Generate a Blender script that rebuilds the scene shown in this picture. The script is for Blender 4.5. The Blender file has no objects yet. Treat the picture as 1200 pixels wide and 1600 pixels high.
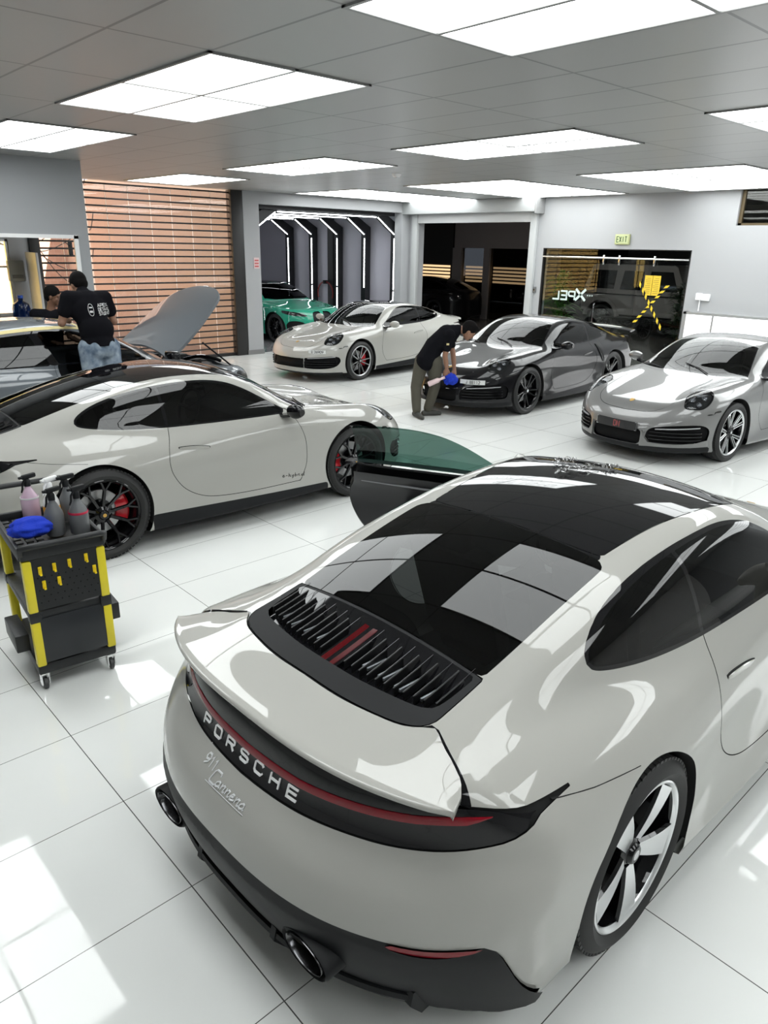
import bpy, bmesh, math, random
import numpy as np
from mathutils import Vector, Matrix
PI = math.pi
R = math.radians
# ---------------------------------------------------------------- numeric helpers
class Sp:
    """natural cubic spline through (x, y)"""
    def __init__(s, pts):
        pts = sorted(pts); x = np.array([p[0] for p in pts], float); y = np.array([p[1] for p in pts], float)
        n = len(x); h = np.diff(x); A = np.zeros((n, n)); b = np.zeros(n); A[0, 0] = A[-1, -1] = 1
        for i in range(1, n-1):
            A[i, i-1] = h[i-1]; A[i, i] = 2*(h[i-1]+h[i]); A[i, i+1] = h[i]
            b[i] = 6*((y[i+1]-y[i])/h[i]-(y[i]-y[i-1])/h[i-1])
        s.x, s.y, s.m, s.h = x, y, np.linalg.solve(A, b), h
        s.d0 = (y[1]-y[0])/h[0]-h[0]/6*(2*s.m[0]+s.m[1]); s.d1 = (y[-1]-y[-2])/h[-1]+h[-1]/6*(s.m[-2]+2*s.m[-1])
    def __call__(s, q):
        q = np.asarray(q, float); i = np.clip(np.searchsorted(s.x, q)-1, 0, len(s.h)-1)
        qc = np.clip(q, s.x[0], s.x[-1]); h = s.h[i]; a = (s.x[i+1]-qc)/h; b = (qc-s.x[i])/h
        r = a*s.y[i]+b*s.y[i+1]+((a**3-a)*s.m[i]+(b**3-b)*s.m[i+1])*h*h/6
        return r+np.minimum(q-s.x[0], 0)*s.d0+np.maximum(q-s.x[-1], 0)*s.d1
def smax(a, b, k):
    h = np.maximum(k-np.abs(a-b), 0)/k
    return np.maximum(a, b)+h*h*k*0.25
def smin(a, b, k): return -smax(-a, -b, k)
def closed(pts, n=8):
    """closed Catmull-Rom curve; a point with a third value is a sharp corner"""
    out = []; m = len(pts)
    P = [np.array(p[:2], float) for p in pts]; C = [len(p) > 2 for p in pts]
    for i in range(m):
        p0, p1, p2, p3 = P[i-1], P[i], P[(i+1) % m], P[(i+2) % m]
        m1 = (p2-p1) if C[i] else (p2-p0)*.5
        m2 = (p2-p1) if C[(i+1) % m] else (p3-p1)*.5
        for k in range(n):
            t = k/n; t2 = t*t; t3 = t2*t
            out.append((2*t3-3*t2+1)*p1+(t3-2*t2+t)*m1+(-2*t3+3*t2)*p2+(t3-t2)*m2)
    return np.array(out)
def sdpoly(P, poly):
    """signed distance (negative inside)"""
    P = np.asarray(P, float); out = np.full(len(P), 1.0)
    lo, hi = poly.min(0)-.08, poly.max(0)+.08
    s = np.all((P > lo) & (P < hi), axis=1); Q = P[s]
    if not len(Q): return out
    d = np.full(len(Q), 9.); ins = np.zeros(len(Q), bool)
    for i in range(len(poly)):
        a, b = poly[i-1], poly[i]; e = b-a; l = e@e
        if l < 1e-14: continue
        w = Q-a; t = np.clip((w@e)/l, 0, 1); r = w-t[:, None]*e
        d = np.minimum(d, np.hypot(r[:, 0], r[:, 1]))
        c = (a[1] > Q[:, 1]) != (b[1] > Q[:, 1])
        if a[1] != b[1]: ins ^= c & (Q[:, 0] < (b[0]-a[0])*(Q[:, 1]-a[1])/(b[1]-a[1])+a[0])
    out[s] = np.where(ins, -d, d)
    return out
class Piece:
    def __init__(s, V, F): s.V = V; s.F = F
def split(pc, val):
    """cut a piece along the zero line of val (one value per vertex): (negative side, positive side)"""
    v = np.where(np.abs(val) < 1e-7, 1e-7, val); V = list(map(tuple, pc.V)); cut = {}
    def mid(i, j):
        k = (i, j) if i < j else (j, i)
        if k not in cut:
            a, b = k; t = v[a]/(v[a]-v[b]); A, B = V[a], V[b]
            cut[k] = len(V); V.append(tuple(A[q]+(B[q]-A[q])*t for q in range(3)))
        return cut[k]
    neg, pos = [], []; sg = v < 0
    for f in pc.F:
        s = [sg[i] for i in f]
        if all(s): neg.append(f)
        elif not any(s): pos.append(f)
        else:
            a, b = [], []
            for q in range(len(f)):
                i, j = f[q], f[(q+1) % len(f)]
                (a if sg[i] else b).append(i)
                if sg[i] != sg[j]: m = mid(i, j); a.append(m); b.append(m)
            if len(a) > 2: neg.append(tuple(a))
            if len(b) > 2: pos.append(tuple(b))
    return compact(V, neg), compact(V, pos)
def compact(V, F):
    if not F: return Piece(np.zeros((0, 3)), [])
    used = sorted({i for f in F for i in f}); m = {o: n for n, o in enumerate(used)}
    return Piece(np.array([V[i] for i in used]), [tuple(m[i] for i in f) for f in F])
def merge(*ps):
    V = []; F = []; o = 0
    for p in ps:
        if len(p.V): V.append(p.V); F += [tuple(i+o for i in f) for f in p.F]; o += len(p.V)
    return Piece(np.concatenate(V), F) if V else Piece(np.zeros((0, 3)), [])
def grad(F, V, e=1e-3):
    g = np.stack([F(V[:, 0]+e, V[:, 1], V[:, 2])-F(V[:, 0]-e, V[:, 1], V[:, 2]),
                  F(V[:, 0], V[:, 1]+e, V[:, 2])-F(V[:, 0], V[:, 1]-e, V[:, 2]),
                  F(V[:, 0], V[:, 1], V[:, 2]+e)-F(V[:, 0], V[:, 1], V[:, 2]-e)], 1)
    return g/np.maximum(np.linalg.norm(g, axis=1), 1e-9)[:, None]
def capsule_surface(F, x0, x1, z0, nx, na, nc, zb=None):
    """mesh of the closed surface F = 0, found along rays from a spine at y = 0"""
    rows = []
    for k in range(1, nc): rows.append((x0, PI-k*PI/2/nc))
    for k in range(nx+1): rows.append((x0+(x1-x0)*k/nx, PI/2))
    for k in range(1, nc): rows.append((x1, PI/2-k*PI/2/nc))
    O = []; D = []
    for x, ph in rows:
        for j in range(na):
            th = -PI+2*PI*j/na
            O.append((x, 0, z0)); D.append((math.cos(ph), math.sin(ph)*math.sin(th), math.sin(ph)*math.cos(th)))
    O += [(x0, 0, z0), (x1, 0, z0)]; D += [(-1, 0, 0), (1, 0, 0)]
    O = np.array(O, float); D = np.array(D, float); lo = np.zeros(len(O)); hi = np.full(len(O), 2.2)
    for _ in range(26):
        m = (lo+hi)/2; p = O+D*m[:, None]; i = F(p[:, 0], p[:, 1], p[:, 2]) < 0
        lo = np.where(i, m, lo); hi = np.where(i, hi, m)
    V = O+D*hi[:, None]; n = len(rows); Fc = []
    for r in range(n-1):
        for j in range(na):
            k = (j+1) % na
            Fc.append((r*na+j, (r+1)*na+j, (r+1)*na+k, r*na+k))
    for j in range(na):
        k = (j+1) % na
        Fc.append((n*na, j, k)); Fc.append((n*na+1, (n-1)*na+k, (n-1)*na+j))
    return Piece(V, Fc)
# ---------------------------------------------------------------- camera, world, exposure
sc = bpy.context.scene
COL = sc.collection
CAM_H = 2.287; PSI = .7517; PITCH = .3493; ROLL = .0197
cam_d = bpy.data.cameras.new('camera'); cam_d.sensor_fit = 'VERTICAL'; cam_d.sensor_height = 36
cam_d.lens = 36*1135.16/1600; cam_d.clip_start = .05; cam_d.clip_end = 300
cam = bpy.data.objects.new('camera', cam_d); COL.objects.link(cam); sc.camera = cam
def _cam():
    f0 = Vector((math.sin(PSI), math.cos(PSI), 0)); r = Vector((math.cos(PSI), -math.sin(PSI), 0)); up = Vector((0, 0, 1))
    f = f0*math.cos(PITCH)-up*math.sin(PITCH); u = up*math.cos(PITCH)+f0*math.sin(PITCH)
    r2 = r*math.cos(ROLL)+u*math.sin(ROLL); u2 = -r*math.sin(ROLL)+u*math.cos(ROLL)
    m = Matrix((r2, u2, -f)).transposed().to_4x4(); m.translation = Vector((0, 0, CAM_H)); return m
cam.matrix_world = _cam()
world = bpy.data.worlds.new('world'); sc.world = world; world.use_nodes = True
bg = world.node_tree.nodes['Background']; bg.inputs[0].default_value = (.75, .85, 1, 1); bg.inputs[1].default_value = 1.6
sun_d = bpy.data.lights.new('sun', 'SUN'); sun_d.energy = 24; sun_d.angle = R(.6); sun_d.color = (1, .93, .82)
sun = bpy.data.objects.new('sun', sun_d); COL.objects.link(sun); sun.location = (5, 5, 12)
sun.rotation_euler = Vector((.35, -1.0, 1.25)).to_track_quat('Z', 'Y').to_euler()
sc.view_settings.view_transform = 'Standard'; sc.view_settings.look = 'None'
sc.view_settings.exposure = 0; sc.view_settings.gamma = 1; sc.view_settings.use_curve_mapping = False
sc.cycles.max_bounces = 10; sc.cycles.transparent_max_bounces = 16; sc.cycles.sample_clamp_indirect = 6
sc.cycles.use_denoising = True
PANEL_L = 5.6       # radiance of the ceiling light panels
CEIL = 3.34
# ---------------------------------------------------------------- shape of the sports coupe
Z_LOW = Sp([(-1.15,.86),(-.93,.905),(-.7,.948),(-.4,.975),(0,.965),(.5,.94),(1.2,.93),(1.8,.925),(2.1,.895),(2.45,.83),(2.8,.765),(3.1,.693),(3.3,.618),(3.45,.53)])
Z_ROOF = Sp([(-1.1,.80),(-.9,.880),(-.65,.957),(-.4,1.037),(-.1,1.127),(.2,1.203),(.5,1.26),(.8,1.292),(1.0,1.298),(1.2,1.289),(1.4,1.252),(1.6,1.18),(1.8,1.08),(2.0,.967),(2.2,.85),(2.5,.67)])
W_PLAN = Sp([(-1.1,.86),(-.8,.900),(-.4,.922),(-.05,.928),(.35,.912),(.8,.882),(1.3,.868),(1.8,.878),(2.2,.898),(2.5,.902),(2.9,.886),(3.3,.84)])
W_GLASS = Sp([(-.95,.50),(-.6,.575),(-.3,.635),(0,.69),(.5,.735),(1.0,.750),(1.5,.748),(1.9,.735),(2.3,.71)])
CR_A = Sp([(-1.1,0),(-.6,.0),(0,.0),(.8,.0),(1.5,.0),(2.0,.012),(2.45,.05),(2.8,.072),(3.05,.055),(3.3,.02)])
XT = Sp([(0,-.90),(.15,-.955),(.3,-1.03),(.42,-1.068),(.52,-1.078),(.60,-1.065),(.67,-1.02),(.72,-.975),(.77,-.952),(.83,-.94),(.95,-.91),(1.1,-.85)])
def coupe(x, y, z):
    a = np.abs(y)
    # lower body
    cr = CR_A(x); yc = .66+0*x
    zt = Z_LOW(x)+cr*np.exp(-((a-yc)/.17)**2)-.03*(a/.9)**2
    hq = np.clip((x+1.1)/.5, 0, 1)*np.clip((1.5-x)/1.2, 0, 1)
    w = W_PLAN(x)-(.55+1.1*hq)*np.maximum(z-.60, 0)**2-.35*np.maximum(.42-z, 0)**1.6
    door = np.clip(1-((x-1.25)/.75)**2, 0, 1)**2
    w = w-.022*door*np.exp(-((z-.40)/.13)**2)
    g = smax(z-zt, a-w, .15)
    xn = 3.468-.46*(a/.84)**2.6-.9*np.maximum(z-.47, 0)**1.7-.35*np.maximum(.33-z, 0)**1.3
    xt = XT(z)+.36*(a/.86)**2.8
    pass
    # greenhouse
    s = np.tanh((x-1.0)/.35)
    xx = x+np.where(s > 0, .26, .10)*s*y*y
    zr = Z_ROOF(xx)-.125*y*y
    dz = z-.92
    wg = W_GLASS(x)-.26*dz-.80*np.maximum(dz, 0)**2
    h = smax(z-zr, a-wg, .085)
    g = smin(g, h, .07)
    g = smax(g, x-xn, .26); g = smax(g, xt-x, .07)
    return smax(g, .15-z, .04)
# ---------------------------------------------------------------- materials
MATS = {}
def mat(name, col, rough=.5, metal=0., coat=0., spec=.5, emit=None, es=0., trans=0., ior=1.45, bump=None, coat_r=.02, alpha=None):
    if name in MATS: return MATS[name]
    m = bpy.data.materials.new(name); m.use_nodes = True; nt = m.node_tree; b = nt.nodes['Principled BSDF']
    b.inputs['Base Color'].default_value = (*col, 1); b.inputs['Roughness'].default_value = rough; b.inputs['Metallic'].default_value = metal
    b.inputs['Coat Weight'].default_value = coat; b.inputs['Coat Roughness'].default_value = coat_r; b.inputs['Specular IOR Level'].default_value = spec
    b.inputs['IOR'].default_value = ior; b.inputs['Transmission Weight'].default_value = trans
    if emit: b.inputs['Emission Color'].default_value = (*emit, 1); b.inputs['Emission Strength'].default_value = es
    if bump:
        n = nt.nodes.new('ShaderNodeTexNoise'); n.inputs['Scale'].default_value = bump[0]; n.inputs['Detail'].default_value = 3
        tc = nt.nodes.new('ShaderNodeTexCoord'); nt.links.new(tc.outputs['Object'], n.inputs['Vector'])
        bp = nt.nodes.new('ShaderNodeBump'); bp.inputs['Strength'].default_value = bump[1]; bp.inputs['Distance'].default_value = .01
        nt.links.new(n.outputs['Fac'], bp.inputs['Height']); nt.links.new(bp.outputs[0], b.inputs['Normal'])
    MATS[name] = m; return m
def tinted(name, col, ior=1.5, rough=0.):
    """thin sheet of glass: fresnel mirror over a coloured clear sheet"""
    if name in MATS: return MATS[name]
    m = bpy.data.materials.new(name); m.use_nodes = True; nt = m.node_tree; nt.nodes.clear()
    o = nt.nodes.new('ShaderNodeOutputMaterial'); mx = nt.nodes.new('ShaderNodeMixShader'); lw = nt.nodes.new('ShaderNodeLayerWeight'); lw.inputs[0].default_value = .5; r0 = ((ior-1)/(ior+1))**2
    pw = nt.nodes.new('ShaderNodeMath'); pw.operation = 'POWER'; pw.inputs[1].default_value = 5; nt.links.new(lw.outputs['Facing'], pw.inputs[0]); fr = nt.nodes.new('ShaderNodeMapRange'); fr.inputs[3].default_value = r0; nt.links.new(pw.outputs[0], fr.inputs[0])
    t = nt.nodes.new('ShaderNodeBsdfTransparent'); t.inputs[0].default_value = (*col, 1); g = nt.nodes.new('ShaderNodeBsdfGlossy'); g.inputs['Roughness'].default_value = rough
    nt.links.new(fr.outputs[0], mx.inputs[0]); nt.links.new(t.outputs[0], mx.inputs[1]); nt.links.new(g.outputs[0], mx.inputs[2]); nt.links.new(mx.outputs[0], o.inputs[0])
    MATS[name] = m; return m
def paint(name, col, metal=0., rough=.4, coat=1.):
    if name in MATS: return MATS[name]
    m = mat(name, col, rough, metal, coat, .1 if not metal else .5)
    if metal:
        nt = m.node_tree; b = nt.nodes['Principled BSDF']; tc = nt.nodes.new('ShaderNodeTexCoord'); v = nt.nodes.new('ShaderNodeTexVoronoi'); v.inputs['Scale'].default_value = 900
        nt.links.new(tc.outputs['Object'], v.inputs['Vector']); mp = nt.nodes.new('ShaderNodeMapRange'); mp.inputs[3].default_value = rough-.06; mp.inputs[4].default_value = rough+.1
        nt.links.new(v.outputs['Color'], mp.inputs[0]); nt.links.new(mp.outputs[0], b.inputs['Roughness'])
    return m
BLACKG = mat('gloss black', (.005, .005, .006), .03, 0, 0)
BLACKM = mat('satin black plastic', (.010, .0105, .0115), .5, spec=.22)
RUBBER = mat('tyre rubber', (.018, .018, .018), .62)
GAP = mat('panel gap', (.002, .002, .002), .9)
CHROME = mat('chrome', (.8, .8, .8), .12, 1)
SILVERF = mat('machined alloy', (.72, .73, .74), .28, 1)
DISC = mat('brake disc', (.42, .42, .42), .35, 1)
REDC = mat('red caliper', (.55, .01, .02), .3, 0, .5)
REDL = mat('red lens', (.20, .003, .010), .08, 0, 0)
REDD = mat('deep red lens', (.07, .002, .004), .08, 0, 0)
WHITEP = mat('white paint', (.8, .8, .8), .4)
GLASS_D = tinted('dark tinted glass', (.05, .055, .055), 1.52)
GLASS_W = tinted('windscreen glass', (.34, .37, .36), 1.5)
GLASS_G = tinted('green tinted glass', (.085, .175, .145), 1.5)
CLEAR = tinted('clear lens', (.6, .61, .62), 1.5)
SEAT = mat('dark leather', (.012, .012, .013), .5)
GOLD = mat('gold crest', (.55, .33, .08), .3, .8)
# ---------------------------------------------------------------- objects
def link(name, me, parent=None):
    o = bpy.data.objects.new(name, me); COL.objects.link(o)
    if parent is not None: o.parent = parent
    return o
def thing(name, label, cat, loc=(0, 0, 0), rz=0, group=None):
    o = bpy.data.objects.new(name, None); COL.objects.link(o); o.empty_display_size = .2
    o.location = loc; o.rotation_euler = (0, 0, rz); return tag(o, label, cat, group)
def tag(o, label=None, cat=None, group=None, kind=None):
    if label: o['label'] = label
    if cat: o['category'] = cat
    if group: o['group'] = group
    if kind: o['kind'] = kind
    return o
def mkp(name, pc, mats, parent=None, F=None, idx=None):
    """piece of a surface F -> object with exact normals"""
    me = bpy.data.meshes.new(name); me.from_pydata(np.asarray(pc.V).tolist(), [], pc.F)
    for m in (mats if isinstance(mats, (list, tuple)) else [mats]): me.materials.append(m)
    if idx is not None: me.polygons.foreach_set('material_index', idx)
    me.polygons.foreach_set('use_smooth', [True]*len(me.polygons))
    if F is not None and len(pc.V): me.normals_split_custom_set_from_vertices(grad(F, pc.V).tolist())
    me.update(); return link(name, me, parent)
def mb(name, bm, mats, parent=None, smooth=True, angle=40):
    me = bpy.data.meshes.new(name); bmesh.ops.recalc_face_normals(bm, faces=bm.faces); bm.to_mesh(me); bm.free()
    for m in (mats if isinstance(mats, (list, tuple)) else [mats]): me.materials.append(m)
    if smooth:
        me.polygons.foreach_set('use_smooth', [True]*len(me.polygons)); me.set_sharp_from_angle(angle=R(angle))
    return link(name, me, parent)
def box(bm, x0, x1, y0, y1, z0, z1, bev=0, mi=0, M=None):
    vs = [bm.verts.new((x, y, z)) for x in (x0, x1) for y in (y0, y1) for z in (z0, z1)]
    fs = [bm.faces.new([vs[i] for i in q]) for q in ((0, 1, 3, 2), (4, 6, 7, 5), (0, 4, 5, 1), (2, 3, 7, 6), (0, 2, 6, 4), (1, 5, 7, 3))]
    for f in fs: f.material_index = mi
    allv = vs
    if bev:
        r = bmesh.ops.bevel(bm, geom=list({e for f in fs for e in f.edges}), offset=bev, segments=2, affect='EDGES', profile=.5)
        for f in r['faces']: f.material_index = mi
        allv = list({v for f in r['faces'] for v in f.verts}|{v for v in vs if v.is_valid})
    if M is not None: bmesh.ops.transform(bm, matrix=M, verts=allv)
    return allv
def lathe(bm, prof, n=48, axis='Y', mi=0, a0=0, a1=2*PI, M=None, close=False):
    """prof: list of (radius, height along axis)"""
    full = abs(a1-a0-2*PI) < 1e-6; k = n if full else n+1; rows = []
    for r, h in prof:
        row = []
        for i in range(k):
            t = a0+(a1-a0)*i/n; c, s = r*math.cos(t), r*math.sin(t)
            p = {'Y': (c, h, s), 'Z': (c, s, h), 'X': (h, c, s)}[axis]; row.append(bm.verts.new(p))
        rows.append(row)
    if close: rows.append(rows[0])
    for a, b in zip(rows, rows[1:]):
        for i in range(k if full else k-1):
            j = (i+1) % k
            try: f = bm.faces.new((a[i], a[j], b[j], b[i])); f.material_index = mi
            except ValueError: pass
    vs = [v for r in rows for v in r]
    if M is not None: bmesh.ops.transform(bm, matrix=M, verts=list(set(vs)))
    return rows
def tube(bm, pts, r, n=8, mi=0, caps=True):
    pts = [Vector(p) for p in pts]; rr = r if isinstance(r, (list, tuple)) else [r]*len(pts); rows = []; nrm = None
    for i, p in enumerate(pts):
        t = (pts[min(i+1, len(pts)-1)]-pts[max(i-1, 0)]).normalized()
        if nrm is None: nrm = t.orthogonal().normalized()
        else: nrm = (nrm-t*nrm.dot(t)).normalized()
        b = t.cross(nrm); rows.append([bm.verts.new(p+(nrm*math.cos(2*PI*k/n)+b*math.sin(2*PI*k/n))*rr[i]) for k in range(n)])
    for a, b in zip(rows, rows[1:]):
        for k in range(n): f = bm.faces.new((a[k], a[(k+1) % n], b[(k+1) % n], b[k])); f.material_index = mi
    if caps:
        for r_ in (rows[0], rows[-1]):
            f = bm.faces.new(r_); f.material_index = mi
    return rows
def loft(bm, rows, mi=0, closed_row=True, caps=True):
    R_ = [[bm.verts.new(p) for p in r] for r in rows]; n = len(R_[0])
    for a, b in zip(R_, R_[1:]):
        for k in range(n if closed_row else n-1):
            f = bm.faces.new((a[k], a[(k+1) % n], b[(k+1) % n], b[k])); f.material_index = mi
    if caps and closed_row:
        for r_ in (R_[0], R_[-1]):
            f = bm.faces.new(r_); f.material_index = mi
    return R_
def prism(bm, poly, h0, h1, fn, mi=0):
    """poly of (u, v), extruded from h0 to h1; fn(u, v, h) -> point"""
    a = [bm.verts.new(fn(u, v, h0)) for u, v in poly]; b = [bm.verts.new(fn(u, v, h1)) for u, v in poly]; n = len(a)
    for k in range(n): f = bm.faces.new((a[k], a[(k+1) % n], b[(k+1) % n], b[k])); f.material_index = mi
    for r_ in (a, b): f = bm.faces.new(r_); f.material_index = mi
    return a+b
# strokes for lettering: letters as polylines in a 1 x 1 box
STROKES = {
 'P': [[(0, 0), (0, 1), (.85, 1), (1, .88), (1, .6), (.85, .45), (0, .45)]],
 'O': [[(.15, 0), (.85, 0), (1, .15), (1, .85), (.85, 1), (.15, 1), (0, .85), (0, .15), (.15, 0)]],
 'R': [[(0, 0), (0, 1), (.85, 1), (1, .88), (1, .62), (.85, .48), (0, .48)], [(.55, .48), (1, 0)]],
 'S': [[(1, .85), (.85, 1), (.15, 1), (0, .85), (0, .65), (.15, .52), (.85, .48), (1, .35), (1, .15), (.85, 0), (.15, 0), (0, .15)]],
 'C': [[(1, .8), (.85, 1), (.15, 1), (0, .85), (0, .15), (.15, 0), (.85, 0), (1, .2)]],
 'H': [[(0, 0), (0, 1)], [(1, 0), (1, 1)], [(0, .5), (1, .5)]],
 'E': [[(1, 1), (0, 1), (0, 0), (1, 0)], [(0, .5), (.9, .5)]],
 'X': [[(0, 0), (1, 1)], [(0, 1), (1, 0)]], 'I': [[(.5, 0), (.5, 1)]], 'T': [[(.5, 0), (.5, 1)], [(0, 1), (1, 1)]], 'L': [[(0, 1), (0, 0), (1, 0)]],
 'J': [[(.9, 1), (.9, .15), (.75, 0), (.2, 0), (.05, .2)]], 'A': [[(0, 0), (.5, 1), (1, 0)], [(.2, .35), (.8, .35)]], 'D': [[(0, 0), (0, 1), (.7, 1), (1, .75), (1, .25), (.7, 0), (0, 0)]], 'U': [[(0, 1), (0, .15), (.15, 0), (.85, 0), (1, .15), (1, 1)]],
 'N': [[(0, 0), (0, 1), (1, 0), (1, 1)]], 'M': [[(0, 0), (0, 1), (.5, .3), (1, 1), (1, 0)]], 'F': [[(0, 0), (0, 1), (1, 1)], [(0, .5), (.85, .5)]], '-': [[(.15, .4), (.85, .4)]],
 '1': [[(.2, .8), (.6, 1), (.6, 0)]], '2': [[(0, .8), (.2, 1), (.8, 1), (1, .8), (1, .6), (0, 0), (1, 0)]], '8': [[(.2, .52), (.05, .75), (.2, 1), (.8, 1), (.95, .75), (.8, .52), (.2, .52), (0, .3), (.2, 0), (.8, 0), (1, .3), (.8, .52)]],
 '6': [[(.9, 1), (.2, .7), (0, .35), (.2, 0), (.8, 0), (1, .3), (.8, .55), (.1, .5)]], '9': [[(.1, 0), (.8, .3), (1, .65), (.8, 1), (.2, 1), (0, .7), (.2, .45), (.9, .5)]], '0': [[(.2, 0), (.8, 0), (1, .25), (1, .75), (.8, 1), (.2, 1), (0, .75), (0, .25), (.2, 0)]],
 'a': [[(.9, .5), (.5, .6), (.1, .4), (.05, .12), (.35, 0), (.8, .15), (.9, .55), (.95, .1), (1.15, .05)]], 'r': [[(.1, .6), (.2, .05)], [(.15, .35), (.5, .6), (.85, .55), (.8, .3)], [(.8, .3), (.85, .05), (1.15, .05)]],
 'e': [[(.1, .3), (.75, .38), (.7, .58), (.35, .6), (.08, .3), (.3, .02), (.8, .08), (1.1, .2)]], 'c': [[(1, 1), (.6, 1.15), (.1, .7), (0, .2), (.4, -.05), (1, .2)]], 'h': [[(.25, 1.1), (.1, 0)], [(.12, .35), (.5, .6), (.75, .5), (.7, .05), (1.1, .05)]],
 'y': [[(.15, .6), (.25, .1), (.6, .05), (.9, .6)], [(.9, .6), (.7, -.3), (.2, -.35)]], 'b': [[(.3, 1.1), (.1, .1), (.5, 0), (.85, .25), (.6, .55), (.2, .4)]], 'i': [[(.4, .6), (.45, .08), (.8, .05)]], 'd': [[(.8, .45), (.4, .6), (.05, .3), (.3, 0), (.75, .2)], [(1.0, 1.1), (.85, .05), (1.15, .05)]],
}
def letters(bm, text, u0, v0, w, h, gap, t, fn, d=.004, slant=0, mi=0, rise=0):
    """stroke lettering; fn(u, v, depth) -> point"""
    u = u0
    for ch in text:
        if ch != ' ':
            for line in STROKES[ch]:
                P = [Vector((u+p[0]*w+slant*p[1]*h, v0+p[1]*h+rise*(u-u0))) for p in line]; n = len(P); L = []; Rr = []
                cl = (P[0]-P[-1]).length < 1e-6
                for i in range(n):
                    a = P[i-1] if i else (P[-2] if cl else None); b = P[i+1] if i < n-1 else (P[1] if cl else None)
                    d1 = (P[i]-a).normalized() if a is not None else None; d2 = (b-P[i]).normalized() if b is not None else None
                    dd = ((d1 or d2)+(d2 or d1)).normalized(); nn = Vector((-dd.y, dd.x)); k = 1/max(.5, abs(nn.dot(Vector((-(d1 or d2).y, (d1 or d2).x)))))
                    L.append(P[i]+nn*t/2*k); Rr.append(P[i]-nn*t/2*k)
                for i in range(n-1):
                    prism(bm, [L[i], L[i+1], Rr[i+1], Rr[i]], 0, d, fn, mi)
        u += w*(.35 if ch == 'i' else 1)+gap
# ---------------------------------------------------------------- sports coupe builder
def root(fn, a, b):
    """fn < 0 on the a side, > 0 at b"""
    for _ in range(30):
        m = (a+b)/2
        if fn(m) < 0: a = m
        else: b = m
    return (a+b)/2
def ysurf(x, z): return float(root(lambda q: coupe(x, q, z), 0, 1.3))
def zsurf(x, y): return float(root(lambda q: coupe(x, y, q), .5, 1.6))
def xfront(y, z): return float(root(lambda q: coupe(q, y, z), 1.5, 4))
def xrear(y, z): return -float(root(lambda q: coupe(-q, y, z), 0, 2))
DLO = closed([(-.045,1.028),(0,1.066),(.11,1.112),(.28,1.157),(.48,1.192),(.72,1.214),(1.0,1.217),(1.2,1.188),(1.36,1.125),(1.53,1.025),(1.70,.925,1),(1.68,.908,1),(1.4,.91),(1.0,.917),(.6,.93),(.3,.952),(.1,.978),(-.02,1.003)])
WSC = closed([(2.13,-.2,1),(2.13,0),(2.10,.35),(2.03,.58),(1.95,.695,1),(1.70,.61),(1.41,.512,1),(1.385,.25),(1.38,0),(1.38,-.2,1)], 6)
ROOFP = closed([(1.345,-.2,1),(1.345,0),(1.35,.25),(1.365,.47),(1.33,.515),(1.2,.518),(.95,.492),(.69,.455),(.50,.437),(.36,.425,1),(.345,.3),(.34,0),(.34,-.2,1)], 6)
REARW = closed([(.335,-.2,1),(.335,.25),(.335,.41),(.31,.458),(.25,.470),(.0,.470),(-.2,.468),(-.37,.462,1),(-.37,0),(-.37,-.2,1)], 6)
GRILL = closed([(-.374,-.2,1),(-.374,.466,1),(-.53,.468),(-.60,.466),(-.645,.435),(-.68,.35),(-.708,.18),(-.712,0),(-.712,-.2,1)], 6)
GRILI = closed([(-.385,-.2,1),(-.385,.445,1),(-.53,.437),(-.575,.41),(-.60,.33),(-.625,.16),(-.63,0),(-.63,-.2,1)], 6)
CAVITY = closed([(-.715,-.2,1),(-.715,0),(-.711,.18),(-.683,.35),(-.65,.435),(-.60,.478,1),(-.64,.56),(-.68,.65),(-.712,.718,1),(-1.3,.72,1),(-1.3,-.2,1)], 6)
BAND = closed([(-.2,.712,1),(0,.713),(.25,.721),(.43,.731),(.57,.737),(.69,.750),(.78,.778),(.822,.808),(.826,.840,1),(.77,.866),(.718,.877,1),(-.2,.877,1)], 6)
HEADL = closed([(3.10,.61),(2.93,.54),(2.80,.56),(2.735,.64),(2.745,.722),(2.80,.772),(2.89,.788),(2.985,.762),(3.065,.705),(3.11,.65)], 8)
HOOD = closed([(3.33,-.2,1),(3.33,0),(3.30,.28),(3.20,.43),(3.05,.485),(2.7,.515),(2.3,.565),(2.10,.60,1),(2.165,.35),(2.185,0),(2.185,-.2,1)], 6)
DOOR = closed([(.622,.945,1),(.618,.90),(.60,.84),(.57,.77),(.55,.66),(.575,.56),(.66,.44),(.80,.355),(.98,.318),(1.3,.30),(1.78,.295,1),(1.86,.45),(1.86,.65),(1.80,.82),(1.735,.93,1)], 8)
DOORW = [(.615,.88),(.60,1.4),(1.30,1.4),(1.9,1.0),(1.80,.88)]
WHEELS = [(0, .358), (2.45, .345)]
def ab(p): return np.abs(p.V[:, 1])
def xy(p): return np.stack([p.V[:, 0], ab(p)], 1)
def xz(p): return np.stack([p.V[:, 0], p.V[:, 2]], 1)
def yz(p): return np.stack([ab(p), p.V[:, 2]], 1)
def both(*f): return np.maximum.reduce(f)
def inset(p, d): return Piece(p.V-grad(coupe, p.V)*np.reshape(d, (-1, 1)), p.F) if len(p.V) else p
def thick(p, d):
    n = len(p.V); N = grad(coupe, p.V); V = np.concatenate([p.V, p.V-N*d]); F = list(p.F)+[tuple(i+n for i in reversed(f)) for f in p.F]
    E = {}
    for f in p.F:
        for q in range(len(f)): E[(f[q], f[(q+1) % len(f)])] = 1
    for a, b in E:
        if (b, a) not in E: F.append((b, a, a+n, b+n))
    return Piece(V, F)
_pc = {}
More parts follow.
